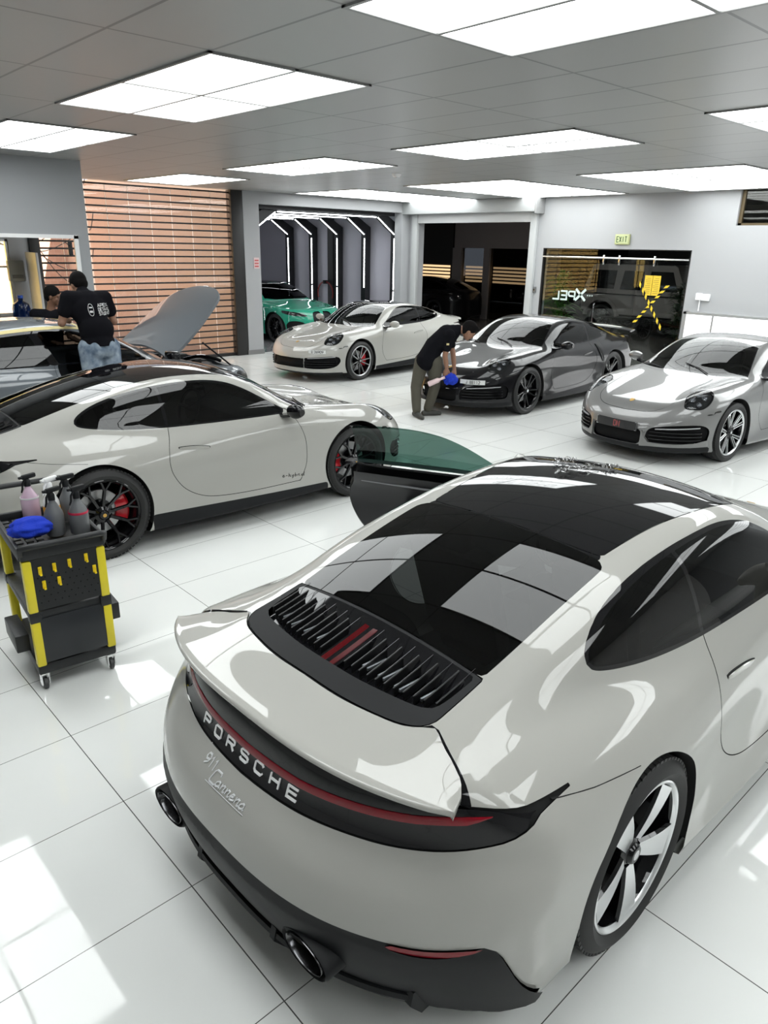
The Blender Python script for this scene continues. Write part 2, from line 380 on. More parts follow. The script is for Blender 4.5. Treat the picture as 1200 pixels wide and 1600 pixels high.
def coupe_pieces(kind):
    """cuts the closed surface into its panels; shared by all cars of one kind"""
    if kind in _pc: return _pc[kind]
    if 'S' not in _pc: _pc['S'] = capsule_surface(coupe, -.45, 2.75, .52, 190, 200, 44)
    S = _pc['S']; P = {}
    def gapline(S, f, w=.0022):
        inn, out = split(S, f(S)+w); mid_, out = split(out, f(out)-w); return inn, mid_, out
    gaps = []
    def arch(p):
        v = np.full(len(p.V), 9.)
        for xa, r in WHEELS:
            rr = .398 if xa == 0 else .385; v = np.minimum(v, np.hypot(p.V[:, 0]-xa+.02*(xa == 0), p.V[:, 2]-.355)-rr)
        return both(v, .5-ab(p))
    _, S = split(S, arch(S))
    P['under'], S = split(S, both(S.V[:, 2]-.162, ab(S)-.9))
    # glass
    side = lambda p: both(sdpoly(xz(p), DLO), .3-ab(p))
    trim = lambda p: side(p)-.013
    g, S = split(S, trim(S)); g, rim = split(g, side(g)); P['trim'] = rim
    q, d_ = split(g, g.V[:, 0]-.607); p_, d_ = split(d_, d_.V[:, 0]-.632)
    P['quarter'] = q; P['pillar'] = p_; P['door_glass'] = d_
    top = lambda poly, z0: (lambda p: both(sdpoly(xy(p), poly), z0-p.V[:, 2]))
    seam = np.array([[.322, -.2], [.322, .43], [.362, .43], [.362, -.2]])
    P['wind'], S = split(S, top(WSC, .8)(S)); P['wtrim'], S = split(S, top(WSC, .8)(S)-.010)
    P['rearw'], S = split(S, top(REARW, .8)(S)); P['roof'], m, S = gapline(S, top(ROOFP, .8)); gaps.append(m); P['seam'], S = split(S, top(seam, .8)(S))
    P['grilli'], S = split(S, top(GRILI, .8)(S)); P['grillo'], S = split(S, top(GRILL, .8)(S)); m, S = split(S, top(GRILL, .8)(S)-.004); gaps.append(m)
    # tail
    cav = lambda p: both(sdpoly(xy(p), CAVITY), .873-p.V[:, 2])
    P['cavity'], S = split(S, cav(S))
    band = lambda p: both(sdpoly(yz(p), BAND), p.V[:, 0]+.4)
    P['band'], m, S = gapline(S, band, .003); gaps.append(m)
    if True:
        def shut(p):   # bumper to fender line from the tail light to the wheel arch
            c = np.interp(p.V[:, 0], [-.52, -.49, -.31, -.06, .3], [.85, .843, .805, .766, .7]); return np.where((p.V[:, 0] > -.50) & (p.V[:, 0] < .1) & (ab(p) > .78), p.V[:, 2]-c, 1.)
        pass
    VAL = closed([(-.2,.495,1),(0,.495),(.3,.497),(.55,.493),(.70,.487),(.79,.500),(.835,.505),(.862,.455),(.885,.30),(.90,.10,1),(-.2,.10,1)], 6)
    P['valance'], S = split(S, both(sdpoly(yz(S), VAL), S.V[:, 0]+.55))
    REFL = closed([(.615,.478),(.68,.466),(.75,.470),(.81,.495),(.822,.512),(.79,.515),(.72,.497),(.65,.492)], 6)
    P['reflector'], P['valance'] = split(P['valance'], both(sdpoly(yz(P['valance']), REFL), P['valance'].V[:, 0]+.6))
    # front
    P['headlight'], m, S = gapline(S, top(HEADL, .52), .004); gaps.append(m)
    P['hood'], m, S = gapline(S, top(HOOD, .52)); gaps.append(m)
    if kind == 'turbo':
        SI = closed([(.36,.258,1),(.385,.41),(.50,.455),(.68,.482),(.80,.482),(.845,.42),(.835,.285,1),(.60,.258),(.45,.256)], 5)
        CI = closed([(-.1,.224,1),(.27,.226,1),(.31,.26),(.315,.36),(.29,.40,1),(-.1,.40,1)], 5)
        LIP = closed([(-.1,.10,1),(1.0,.10,1),(1.0,.235,1),(.7,.226),(.33,.226),(.2,.224),(-.1,.222,1)], 5)
    else:
        SI = closed([(.396,.255,1),(.392,.43,1),(.6,.452),(.79,.462),(.835,.42),(.825,.33),(.76,.262),(.6,.245)], 5)
        CI = closed([(-.1,.262,1),(.39,.255,1),(.385,.425,1),(.2,.42),(-.1,.42,1)], 5)
        LIP = closed([(-.1,.10,1),(1.0,.10,1),(1.0,.175,1),(.7,.18),(-.1,.185,1)], 5)
    fr = lambda poly: (lambda p: both(sdpoly(yz(p), poly), 2.85-p.V[:, 0]))
    P['side_intake'], S = split(S, fr(SI)(S)); P['centre_intake'], S = split(S, fr(CI)(S)); P['lip'], S = split(S, fr(LIP)(S))
    MK = closed([(2.77,.622),(2.93,.590),(2.95,.598),(2.80,.640)], 4)
    P['marker'], S = split(S, both(sdpoly(xz(S), MK), .7-ab(S)))
    # doors
    dr = lambda p: both(sdpoly(xz(p), DOOR), .6-ab(p))
    P['door'], m, S = gapline(S, dr, .0024); gaps.append(m)
    # fuel cap ring on the right front fender, sill strip
    fc = lambda p: np.where(p.V[:, 1] < -.6, np.hypot(p.V[:, 0]-2.09, (p.V[:, 2]-.795)*1.02)-.085, 9)
    a, S = split(S, np.abs(fc(S))-.0016); gaps.append(a)
    P['sill'], S = split(S, both(S.V[:, 2]-.285+.036*(S.V[:, 0]-.35), .7-ab(S), np.abs(S.V[:, 0]-1.22)-.86))
    P['body'] = S; P['gaps'] = inset(merge(*gaps), .006)
    _pc[kind] = P; return P
def LR(p, left): return split(p, -p.V[:, 1] if left else p.V[:, 1])[0]
# ---- wheels; axis along Y, outer face towards +Y
def wheel_meshes(style, rad):
    key = 'wheel'+style+str(rad)
    if key in _pc: return _pc[key]
    out = []; rr = .270 if rad > .35 else .262; w = .148 if rad > .35 else .125
    yo = .0
    bm = bmesh.new(); sh = rad-rr
    prof = [(rr+.004, -.012), (rr+.02, .004), (rr+sh*.45, .012), (rad-.03, .004), (rad-.010, -.012), (rad-.002, -.028)]
    for q in range(5):
        y = -.045-(2*w-.09)*q/5; y2 = -.045-(2*w-.09)*(q+1)/5
        prof += [(rad, y), (rad, y2+.008), (rad-.008, y2+.006), (rad-.008, y2+.001)]
    prof += [(rad-.004, -2*w+.03), (rad-.03, -2*w), (rr+.01, -2*w+.01)]
    lathe(bm, prof, 96)
    # shoulder blocks
    for k in range(72):
        t = 2*PI*k/72; c, s = math.cos(t), math.sin(t)
        M = Matrix(((c, 0, -s, 0), (0, 1, 0, 0), (s, 0, c, 0), (0, 0, 0, 1)))
        box(bm, rad-.012, rad+.0003, -.042, -.012, -.0115, .0115, 0, 0, M)
    out.append(('tyre', bm_mesh(bm, 'tyre'), [RUBBER]))
    lipm = SILVERF if style in ('classic',) else (mat('alloy grey', (.45, .46, .47), .3, 1) if style == 'fan' else BLACKG)
    bm = bmesh.new()
    lathe(bm, [(rr+.008, -.014), (rr+.008, -.004), (rr+.002, -.001), (rr-.006, -.006), (rr-.012, -.016)], 96, mi=1)
    lathe(bm, [(rr-.012, -.016), (rr-.020, -.03), (rr-.022, -.07), (rr-.035, -.10), (rr-.037, -2*w+.02), (rr+.006, -2*w+.012)], 96, mi=0)
    lathe(bm, [(.10, -.115), (.03, -.115), (.0, -.115)], 32, mi=0)
    if style == 'turbo': pass
    out.insert(0, ('rim', bm_mesh(bm, 'rim'), [BLACKG, lipm if style != 'turbo' else SILVERF]))
    bm = bmesh.new(); lathe(bm, [(.0, -.125), (.172, -.125), (.175, -.13), (.175, -.145), (.0, -.147)], 64)
    out.append(('brake_disc', bm_mesh(bm, 'brake_disc'), [DISC]))
    # spokes
    def spoke(n, a, wi, wo, r0, r1, yh, yr, tw, mi_face=0, mi_side=1, lean=0, curve=0):
        M = Matrix.Rotation(-a, 4, 'Y'); rows = []
        for q in range(7):
            t = q/6; r = r0+(r1-r0)*t; wd = (wi+(wo-wi)*t)/2; y = yh+(yr-yh)*t+curve*math.sin(PI*t); o = lean*t
            rows.append([(r, y, o-wd), (r, y, o+wd), (r, y-.012, o+wd+.006), (r, y-tw, o+wd*.5), (r, y-tw, o-wd*.5), (r, y-.012, o-wd-.006)])
        b = bmesh.new(); Rw = loft(b, rows, mi_side)
        b.faces.ensure_lookup_table()
        for f in b.faces:
            f.normal_update()
        for f in b.faces:
            if len(f.verts) == 4 and all(v in sum(([r[0], r[1]] for r in Rw), []) for v in f.verts): f.material_index = mi_face
        bmesh.ops.transform(b, matrix=M, verts=b.verts); return b
    sp = []
    if style == 'classic':
        for k in range(5):
            b = spoke(5, PI/2+2*PI*k/5+.35, .046, .118, .052, rr-.014, -.030, -.010, .05, curve=.006); sp.append((b, [SILVERF, BLACKG]))
    elif style == 'fan':
        al = mat('alloy grey', (.45, .46, .47), .3, 1)
        for k in range(10):
            b = spoke(10, 2*PI*k/10+.1+(.07 if k % 2 else -.07), .016, .013, .045, rr-.012, -.035, -.012, .035); sp.append((b, [al, mat('alloy dark', (.05, .05, .05), .3, .5)]))
    elif style == 'black10':
        for k in range(10):
            b = spoke(10, 2*PI*k/10+.2+(.10 if k % 2 else -.10), .018, .015, .045, rr-.012, -.04, -.012, .035); sp.append((b, [BLACKG, BLACKG]))
    elif style == 'rs':
        for k in range(10):
            b = spoke(10, 2*PI*k/10+.15, .020, .016, .05, rr-.075, -.045, -.020, .035)
            for s in (-1, 1):
                a = 2*PI*k/10+.15; c2 = spoke(10, a, .014, .013, rr-.085, rr-.012, -.022, -.010, .03, lean=s*.036)
                me = bpy.data.meshes.new('t'); c2.to_mesh(me); c2.free(); b.from_mesh(me); bpy.data.meshes.remove(me)
            sp.append((b, [BLACKG, BLACKG]))
    elif style == 'turbo':
        for k in range(5):
            b = bmesh.new()
            for s in (-1, 1):
                a = 2*PI*k/5+.3
                for wd, yy, f_, rr1 in ((.040, -.012, 1, 0), ):
                    c2 = spoke(5, a, .036, .042, .05, rr-.014, -.034, -.010, .04, 1, 1, lean=s*.062)
                    me = bpy.data.meshes.new('t'); c2.to_mesh(me); c2.free(); b.from_mesh(me); bpy.data.meshes.remove(me)
                M = Matrix.Rotation(-a, 4, 'Y')
                for u0, u1, r0_, r1_ in ((s*.016, s*.078, .075, rr-.016), (s*-.004, s*.040, .09, rr-.016)):
                    pts = [M @ Vector((r0_+(r1_-r0_)*t, -.031+.022*t, u0+(u1-u0)*t)) for t in (0, .25, .5, .75, 1)]
                    tube(b, pts, .0035, 5, 0)
                tube(b, [M @ Vector((rr-.02, -.007, s*.036)), M @ Vector((rr-.018, -.007, s*.058)), M @ Vector((rr-.022, -.007, s*.08))], .0035, 5, 0)
            sp.append((b, [SILVERF, BLACKG]))
    for b, ms in sp: out.append(('spoke', bm_mesh(b, 'spoke'), ms))
    bm = bmesh.new(); lathe(bm, [(.0, -.012), (.030, -.013), (.036, -.018), (.040, -.03), (.062, -.042), (.066, -.06), (.06, -.1)], 32)
    if style == 'turbo' or style == 'rs': lathe(bm, [(.0, -.0115), (.014, -.012), (.016, -.0135)], 16, mi=1)
    else: lathe(bm, [(.0, -.0115), (.018, -.012), (.020, -.0135)], 16, mi=1)
    out.append(('hub_cap', bm_mesh(bm, 'hub_cap'), [BLACKG, GOLD if style == 'rs' else SILVERF]))
    for k in range(5):
        pass
    bm = bmesh.new()
    a0, a1 = (-.55, .55); rows = []
    for q in range(13):
        t = a0+(a1-a0)*q/12; rows.append([(r*math.cos(t), y, r*math.sin(t)) for r, y in ((.125, -.105), (.205, -.085), (.222, -.095), (.222, -.165), (.125, -.165))])
    loft(bm, rows); out.append(('brake_caliper', bm_mesh(bm, 'brake_caliper'), [REDC if style in ('rs', 'fan') else BLACKG]))
    _pc[key] = out; return out
def bm_mesh(bm, name):
    me = bpy.data.meshes.new(name); bmesh.ops.recalc_face_normals(bm, faces=bm.faces); bm.to_mesh(me); bm.free()
    me.polygons.foreach_set('use_smooth', [True]*len(me.polygons)); me.set_sharp_from_angle(angle=R(35)); return me
def add_wheel(parent, x, side, style, turn=0, cal=1, spin=0, yo=.90):
    """side +1 = left (+y)"""
    rad = .358 if x == 0 else .345; ms = wheel_meshes(style, rad); base = None
    for name, me, mats in ms:
        if not me.materials:
            for m in mats: me.materials.append(m)
        o = link('wheel' if name == 'rim' else name, me, parent if base is None else base)
        if base is None:
            base = o; o.location = (x, side*(yo-(.012 if x else 0)), rad); o.rotation_euler = (0, spin*side, (0 if side > 0 else PI)+turn)
        if name == 'brake_caliper': o.rotation_euler = (0, -spin*side+(PI if (cal*side > 0) else 0), 0)
        if name == 'brake_caliper' and style in ('rs', 'fan'): o['label'] = 'red brake caliper'
    return base
def arch_liner(parent, x):
    rr, xo = (.398, -.02) if x == 0 else (.385, 0)
    for s in (1, -1):
        V = []; F = []; n = 40
        for i in range(n+1):
            t = -.35+(PI+.7)*i/n; X = x+xo+rr*math.cos(t); Z = .355+rr*math.sin(t); Z = max(Z, .17)
            y = ysurf(X, Z)
            for yy in (y-.001, y-.012, .48): V.append((X if yy > y-.005 else X, s*yy, Z))
        for i in range(n):
            for k in (0, 1): a = i*3+k; F.append((a, a+1, a+4, a+3))
        c = len(V); V.append((x, s*.48, .355))
        for i in range(n): F.append((i*3+2, c, i*3+5))
        o = mkp('wheel_arch_liner', Piece(np.array(V), F), GAP if False else mat('arch liner', (.006, .006, .006), .9), parent)
def seat(parent, x, y):
    bm = bmesh.new(); M = Matrix.Translation((x, y, 0))
    box(bm, -.22, .30, -.24, .24, .30, .46, .05, 0, M)
    box(bm, -.02, .10, -.24, .24, .0, .62, .05, 0, M @ Matrix.Translation((-.28, 0, .42)) @ Matrix.Rotation(R(-18), 4, 'Y'))
    box(bm, -.01, .08, -.12, .12, .60, .76, .035, 0, M @ Matrix.Translation((-.28, 0, .40)) @ Matrix.Rotation(R(-16), 4, 'Y'))
    return mb('seat', bm, SEAT, parent)
def make_coupe(name, label, loc, deg, pm, kind='carrera', style='fan', roof=None, spoiler='raised', open_left=0, hero=False, wing=False, trim=None, group=None, interior=True, steer=0, mirror_m=None, calip=1):
    name_is_silver = style == 'turbo'; P = coupe_pieces(kind); t = thing(name, label, 'car', loc, R(deg), group)
    mk = lambda n, p, m, par=t: mkp(n, p, m, par, coupe) if len(p.V) else None
    body = merge(P['body'], P['gaps']); nb = len(P['body'].F)
    mkp('body', body, [pm, GAP], t, coupe, [0]*nb+[1]*(len(body.F)-nb))
    mk('underbody', P['under'], BLACKM)
    [(mk('window_trim', LR(P['trim'], s), BLACKG), mk('door_pillar', LR(P['pillar'], s), BLACKG), mk('side_sill', LR(P['sill'], s), pm if hero or name_is_silver else BLACKM)) for s in (1, 0)]
    gd = GLASS_D
    for s in (1, 0): mk('quarter_window', LR(P['quarter'], s), gd)
    mk('windscreen', P['wind'], GLASS_W); mk('windscreen_trim', P['wtrim'], BLACKG)
    mk('roof_panel', P['roof'], roof or pm); mk('rear_window', P['rearw'], GLASS_D)
    mk('grille_frame', P['grillo'], BLACKM); mk('roof_seam', P['seam'], BLACKG)
    gi = mk('engine_grille', inset(P['grilli'], .030*np.clip((-.40-P['grilli'].V[:, 0])/.09, 0, 1)), BLACKG)
    # slats of the engine grille
    ns = 11 if hero else 7
    ed = mat('slat edge', (.10, .10, .105), .2, .8)
    for s in (1, -1):
        for k in range(ns):
            y = .062+(.425-.062)*k/(ns-1); x1 = -.60+.06*(y/.43)**3; x0 = x1+.125+(.035 if k % 2 else 0)
            bm = bmesh.new(); rows = []; N = 9
            for q in range(N):
                x = x1+(x0-x1)*q/(N-1); z = zsurf(x, s*y)
                h = .004+.002*math.sin(PI*q/(N-1)); e = -.030*(1-q/(N-1))-.001
                rows.append([(x, s*y-.0015, z+.002), (x, s*y+.0015, z+.002), (x, s*y+.0025, z-.026), (x, s*y-.0025, z-.026)])
            loft(bm, rows, 0)
            tube(bm, [(x1+(x0+(.06 if k % 2 == 0 else .0)-x1)*q/8, s*y+.003, zsurf(x1+(x0+(.06 if k % 2 == 0 else .0)-x1)*q/8, s*y)+.0022) for q in range(9)], .0009, 5, 1)
            mb('slat', bm, [mat('slat black', (.006, .006, .0065), .3), ed], gi)
        if hero:
            for k in range(4):
                y0 = .12+.075*k; bm = bmesh.new()
                for j in (0, 1):
                    y = y0+.022*j
                    box(bm, -.57+.02*(k > 2), -.48, s*y-.004, s*y+.004, zsurf(-.53, s*y)-.024, zsurf(-.53, s*y)-.012, .002, 0, Matrix.Translation((0, 0, 0)))
                mb('slat_highlight', bm, mat('slat highlight', (.22, .23, .25), .35, .6), gi)  # white highlights between the slats, modelled as pale grey bars
    bm = bmesh.new()
    for s in (1, -1):
        rows = []
        for q in range(7):
            x = -.625+.205*q/6; z = zsurf(x, 0)+.004
            rows.append([(x, s*.010, z-.012), (x, s*.032, z-.010), (x, s*.034, z-.03), (x, s*.008, z-.03)])
        loft(bm, rows)
    o = mb('third_brake_light', bm, REDD, t); o['label'] = 'red high brake light'
    bm = bmesh.new()
    rows = [[(x, .045, zsurf(x, 0)-.010), (x, -.045, zsurf(x, 0)-.010), (x, -.045, zsurf(x, 0)-.03), (x, .045, zsurf(x, 0)-.03)] for x in (-.635, -.56, -.48, -.42)]
    loft(bm, rows); mb('brake_light_housing', bm, BLACKG, t)
    # tail
    cav = P['cavity']; dd = np.clip(-sdpoly(xy(cav), CAVITY)/.05, 0, 1)*.045
    mk('spoiler_recess', inset(cav, dd), BLACKG)
    band = P['band']; red = lambda p: np.abs(p.V[:, 2]-np.interp(ab(p), [0, .25, .41, .52, .6, .72, .76], [.786, .796, .809, .817, .824, .843, .858]))-.0115
    mk('tail_panel', band, BLACKG)
    rc = lambda y: float(np.interp(abs(y), [0, .25, .41, .52, .6, .72, .76], [.788, .797, .810, .818, .825, .843, .856]))
    rows = []
    for y in np.linspace(-.757, .757, 72):
        z = rc(y); e = .0125*min(1, (.762-abs(y))/.05); rows.append([(xrear(y, z+dz)-dx, y, z+dz) for dz, dx in ((-e, -.004), (-e, .0025), (0, .005), (e, .0025), (e, -.004))])
    bm = bmesh.new(); loft(bm, rows); o = mb('tail_light', bm, REDL, t); o['label'] = 'thin red light strip across the tail'
    for s in (1, -1):
        bm = bmesh.new(); rows = []
        for x in np.linspace(-.485, -.075, 20):
            z = float(np.interp(x, [-.52, -.49, -.31, -.06, .3], [.85, .843, .805, .766, .7])); y = ysurf(x, z); rows.append([(x, s*(y+.0006), z-.0013), (x, s*(y+.0006), z+.0013), (x, s*(y-.006), z+.002), (x, s*(y-.006), z-.002)])
        loft(bm, rows); mb('panel_seam', bm, GAP, t)
    va = mk('rear_valance', inset(P['valance'], -.012*np.clip((.49-P['valance'].V[:, 2])/.03, 0, 1)), BLACKM)
    for s in (1, 0): 
        o = mk('reflector', inset(LR(P['reflector'], s), -.006), REDL, t)
    for s in (1, -1):
        bm = bmesh.new(); x = xrear(s*.40, .42)-.004
        ring = lambda sc_, dx: [(x+dx, s*.40+sc_*.096*math.cos(a), .345+sc_*.052*math.sin(a)) for a in np.linspace(0, 2*PI, 32, endpoint=False)]
        loft(bm, [ring(1.12, .10), ring(1.14, -.012), ring(1.08, -.020), ring(1.0, -.012), ring(.96, .10)], caps=False); loft(bm, [ring(.97, .08), ring(.1, .082)])
        mb('exhaust_surround', bm, BLACKM, t)
        bm = bmesh.new(); loft(bm, [ring(.90, .1), ring(.91, -.016), ring(.88, -.021), ring(.84, -.016), ring(.83, .1)], caps=False)
        mb('exhaust_tip', bm, mat('dark chrome', (.12, .12, .125), .2, 1), t)
    bm = bmesh.new(); rows = []
    for y in np.linspace(-.66, .66, 41):
        x = xrear(y, .27); rows.append([(x-.022, y, .262), (x-.026, y, .245), (x+.02, y, .185), (x+.06, y, .185), (x+.06, y, .275)])
    loft(bm, rows); mb('lower_diffuser', bm, BLACKM, t)
    for y in (-.66, -.22, .22, .66):
        bm = bmesh.new(); x = xrear(y, .27); prism(bm, [(x-.030, .235), (x-.02, .28), (x+.08, .28), (x+.08, .165), (x+.02, .165)], y-.012, y+.012, lambda u, v, d: (u, d, v)); mb('diffuser_fin', bm, BLACKM, t, smooth=False)
    # spoiler
    XF = Sp([(0, -.722), (.18, -.719), (.35, -.690), (.43, -.660), (.485, -.612)])
    def xf(a): return float(XF(a)) if a < .485 else float(np.interp(a, [.485, .55, .60, .66, .695, .715], [-.612, -.632, -.652, -.695, -.735, -.79]))
    rows = []; M_ = 56
    for i in range(M_+1):
        y = -.715+1.43*i/M_; a = abs(y); x0 = xf(a); x1 = -.955+.165*(a/.715)**3; zl = .940-.022*(a/.7)**4; row = []
        z0 = zsurf(x0, y)+.003; ke = min(1, max(0, (a-.46)/.16)); z0 = z0*(1-ke)+(.935-.030*min(1, max(0, (a-.6)/.115)))*ke; cs = min(1, max(.15, (x0-x1)/.12))
        for q in range(11):
            u = q/10; x = x0+(x1-x0)*u; z = z0+(zl-z0)*math.sin(PI/2*u); row.append((x, y, z))
        row += [(x1-.007*cs, y, zl-.003), (x1-.010*cs, y, zl-.009), (x1-.008*cs, y, zl-.016), (x1+.002*cs, y, zl-.020), (x1+.03*cs, y, zl-.022), ((x0+x1)/2, y, (z0+zl)/2-.022-.010*cs), (x0-.002*cs, y, z0-.020), (x0, y, z0-.008)]
        rows.append(row)
    if spoiler: bm = bmesh.new(); loft(bm, rows); mb('spoiler', bm, pm, t, angle=50)
    if wing:
        bm = bmesh.new(); rows = []
        for i in range(41):
            y = -.80+1.6*i/40; a = abs(y)/.8; zc = 1.055-.05*a**3; xc = -.80+.05*a**2; c = .14*(1-.35*a**4)
            rows.append([(xc+c*math.cos(q)*1.0, y, zc+.016*math.sin(q)+.012*math.cos(q)*-1) for q in np.linspace(0, 2*PI, 20, endpoint=False)])
        loft(bm, rows)
        w = mb('rear_wing', bm, pm, t); bm = bmesh.new()
        for s in (1, -1): tube(bm, [(-.72, s*.4, .90), (-.76, s*.42, 1.04)], .022, 8)
        mb('wing_strut', bm, BLACKG, w)
    # letters on the tail
    if hero:
        fn = lambda u, v, d: (xrear(-u, v)-d-.001, -u, v)
        for k, ch in enumerate('PORSCHE'): bm = bmesh.new(); letters(bm, ch, -.268+k*.080, .742, .040, .033, 0, .0058, fn, .004); mb('tail_letter', bm, mat('white lettering', (.8, .8, .8), .35), t, smooth=False)
        bm = bmesh.new()
        letters(bm, '9', -.170, .672, .024, .026, .007, .0035, fn, .003, .1); letters(bm, '11', -.142, .672, .016, .026, .006, .0035, fn, .003, .1)
        letters(bm, 'C', -.105, .648, .036, .034, .004, .0035, fn, .003, .35); letters(bm, 'arrera', -.070, .650, .022, .026, .005, .003, fn, .003, .3)
        tube(bm, [fn(-.12+.22*q/8, .643, .002) for q in range(9)], .0012, 4)
        mb('model_script', bm, mat('script silver', (.62, .63, .64), .3), t)
    # front
    hl = P['headlight']
    for s in (1, -1):
        one = LR(hl, s > 0)
        h = mkp('headlight', inset(one, .035), mat('headlight housing', (.03, .031, .033), .25, .2), t, coupe)
        lens = mkp('lens', one, CLEAR, h, coupe)
        bm = bmesh.new()
        for (dx, dy) in ((-.052, -.055), (-.055, .04), (.05, -.05), (.05, .045)):
            x, y = 2.93+dx, s*(.68+dy); z = zsurf(x, y)
            n = Vector(grad(coupe, np.array([[x, y, z]]))[0]); q = n.to_track_quat('Y', 'Z').to_matrix().to_4x4(); 
            M = Matrix.Translation(Vector((x, y, z))-n*.030) @ q
            lathe(bm, [(0, .008), (.015, .006), (.024, .0), (.030, .008), (.034, .0)], 20, M=M)
        mb('lamp_cluster', bm, mat('lamp chrome', (.35, .36, .38), .15, .9), h)
    bonnet = mk('bonnet', P['hood'], pm)
    bm = bmesh.new(); x, z = 3.19, zsurf(3.19, 0); n = Vector(grad(coupe, np.array([[x, 0, z]]))[0]); q = n.to_track_quat('Z', 'Y').to_matrix().to_4x4()
    M = Matrix.Translation((x, 0, z)) @ q
    prism(bm, [(-.026, .030), (.026, .030), (.024, -.01), (0, -.034), (-.024, -.01)], 0, .003, lambda u, v, d: M @ Vector((v*-1 if False else u, v, d))); mb('bonnet_crest', bm, GOLD, t)
    dk = mat('intake black', (.005, .005, .0055), .7, spec=.15)
    mk('front_lip', P['lip'], BLACKM if kind == 'turbo' else pm if False else BLACKM)
    for s in (1, 0):
        it = mk('air_intake', inset(LR(P['side_intake'], s), .028), dk); sg = 1 if s else -1
        for k, zz in enumerate((.27, .31, .35, .39) if kind == 'turbo' else (.29, .33, .37)):
            bm = bmesh.new(); ys = np.linspace(.40 if kind == 'turbo' else .43, .80, 12)
            rows = [[(xfront(y, zz)-.004, sg*y, zz-.004), (xfront(y, zz)-.004, sg*y, zz+.004), (xfront(y, zz)-.035, sg*y, zz+.006), (xfront(y, zz)-.035, sg*y, zz-.006)] for y in ys]
            loft(bm, rows); mb('intake_slat', bm, BLACKG, it)
        bm = bmesh.new(); ys = np.linspace(.45, .79, 12) ; zt = lambda y: (.425+.03*(y-.45)/.35)
        rows = [[(xfront(y, zt(y))+.003, sg*y, zt(y)-.007), (xfront(y, zt(y))+.003, sg*y, zt(y)+.005), (xfront(y, zt(y))-.02, sg*y, zt(y)+.005), (xfront(y, zt(y))-.02, sg*y, zt(y)-.007)] for y in ys]
        loft(bm, rows); mb('daytime_light', bm, mat('lamp strip', (.35, .35, .36), .2), it)
    ci = mk('centre_intake', inset(P['centre_intake'], .03), dk)
    for s in (1, 0): mk('side_marker', inset(LR(P['marker'], s), -.003), mat('marker smoke', (.03, .028, .026), .15, 0, .5))
    # doors
    for s in (1, 0):
        left = bool(s); dpc = LR(P['door'], left); gl = LR(P['door_glass'], left); op = left and open_left
        if op:
            hx, hy = 1.84, .845
            h = bpy.data.objects.new('door', None)
            td = thick(dpc, .02); nf = len(dpc.F); d = mkp('door', td, [pm, BLACKM], t, None, [0 if i < nf else (1 if i < 2*nf or td.V[f[0]][2] > .85 else 0) for i, f in enumerate(td.F)]); d.data.set_sharp_from_angle(angle=R(40))
            bmc = bmesh.new(); me = bpy.data.meshes.new('t')
            # inner door card
            card = inset(dpc, .085); c2 = mkp('door_card', Piece(card.V, [tuple(reversed(f)) for f in card.F]), mat('door card', (.012, .012, .014), .4), d)
            ring = []
            cut = closed([(p[0], p[1]) for p in DOOR[::6]], 4)
            n = len(cut); V = []; F = []
            for (x, z) in cut:
                y = ysurf(x, min(z, .90)); V += [(x, y-.003, z), (x, y-.088, z)]
            for i in range(n): j = (i+1) % n; F.append((2*i, 2*j, 2*j+1, 2*i+1))
            mkp('door_edge', Piece(np.array(V), F), [pm, BLACKM], d, None, [1 if V[f[0]][2] > .80 else 0 for f in F])
            bm = bmesh.new(); box(bm, .95, 1.55, .70, .77, .62, .67, .02); mb('armrest', bm, SEAT, d)
            bm = bmesh.new(); tube(bm, [(.66, .735, .80), (1.1, .735, .785), (1.66, .745, .77)], .008, 6); mb('trim_strip', bm, mat('grey trim', (.2, .2, .21), .35, .6), d)
            # glass pane
            G2 = mkp('door_glass', gl, GLASS_G, d, coupe)
            hd = d
            a = -R(open_left); Mx = Matrix.Translation((hx, hy, 0)) @ Matrix.Rotation(a, 4, 'Z') @ Matrix.Translation((-hx, -hy, 0)); d.matrix_local = Mx
        else:
            d = mk('door', dpc, pm); hd = d; mkp('door_glass', gl, gd, d, coupe)
        sg = 1 if left else -1
        # handle
        bm = bmesh.new(); pts = []
        xs = np.linspace(.655, .915, 13)
        rows = []
        for i, x in enumerate(xs):
            z = .762-.030*(x-.655)/.26; y = ysurf(x, z); e = math.sin(PI*min(1, max(0, (i+.5)/13)))**.35; hh = .017*e
            rows.append([(x, sg*(y-.004), z-hh), (x, sg*(y+.006*e), z-hh*.8), (x, sg*(y+.008*e), z), (x, sg*(y+.006*e), z+hh*.8), (x, sg*(y-.004), z+hh)])
        loft(bm, rows); mb('door_handle', bm, pm, hd)
        bm = bmesh.new(); rows = []
        for i, x in enumerate(np.linspace(.648, .922, 13)):
            z = .762-.030*(x-.655)/.26; y = ysurf(x, z); e = math.sin(PI*(i+.5)/13)**.3; hh = .0190*e
            rows.append([(x, sg*(y-.02), z-hh), (x, sg*(y+.0008), z-hh), (x, sg*(y+.0008), z+hh), (x, sg*(y-.02), z+hh)])
        loft(bm, rows); mb('handle_recess', bm, GAP, hd)
        # mirror
        mm = mirror_m or pm; bm = bmesh.new(); rows = []
        for i in range(13):
            u = i/12; cy = .905+.19*u; e = (math.sin(PI*(.12+.80*u)))**.5
            rows.append([(1.665+.075*e*math.cos(q)*(1.0 if math.cos(q) > 0 else .45), sg*cy, .945+.012*u+.062*e*math.sin(q)) for q in np.linspace(0, 2*PI, 20, endpoint=False)])
        loft(bm, rows); mi_ = mb('wing_mirror', bm, mm, hd)
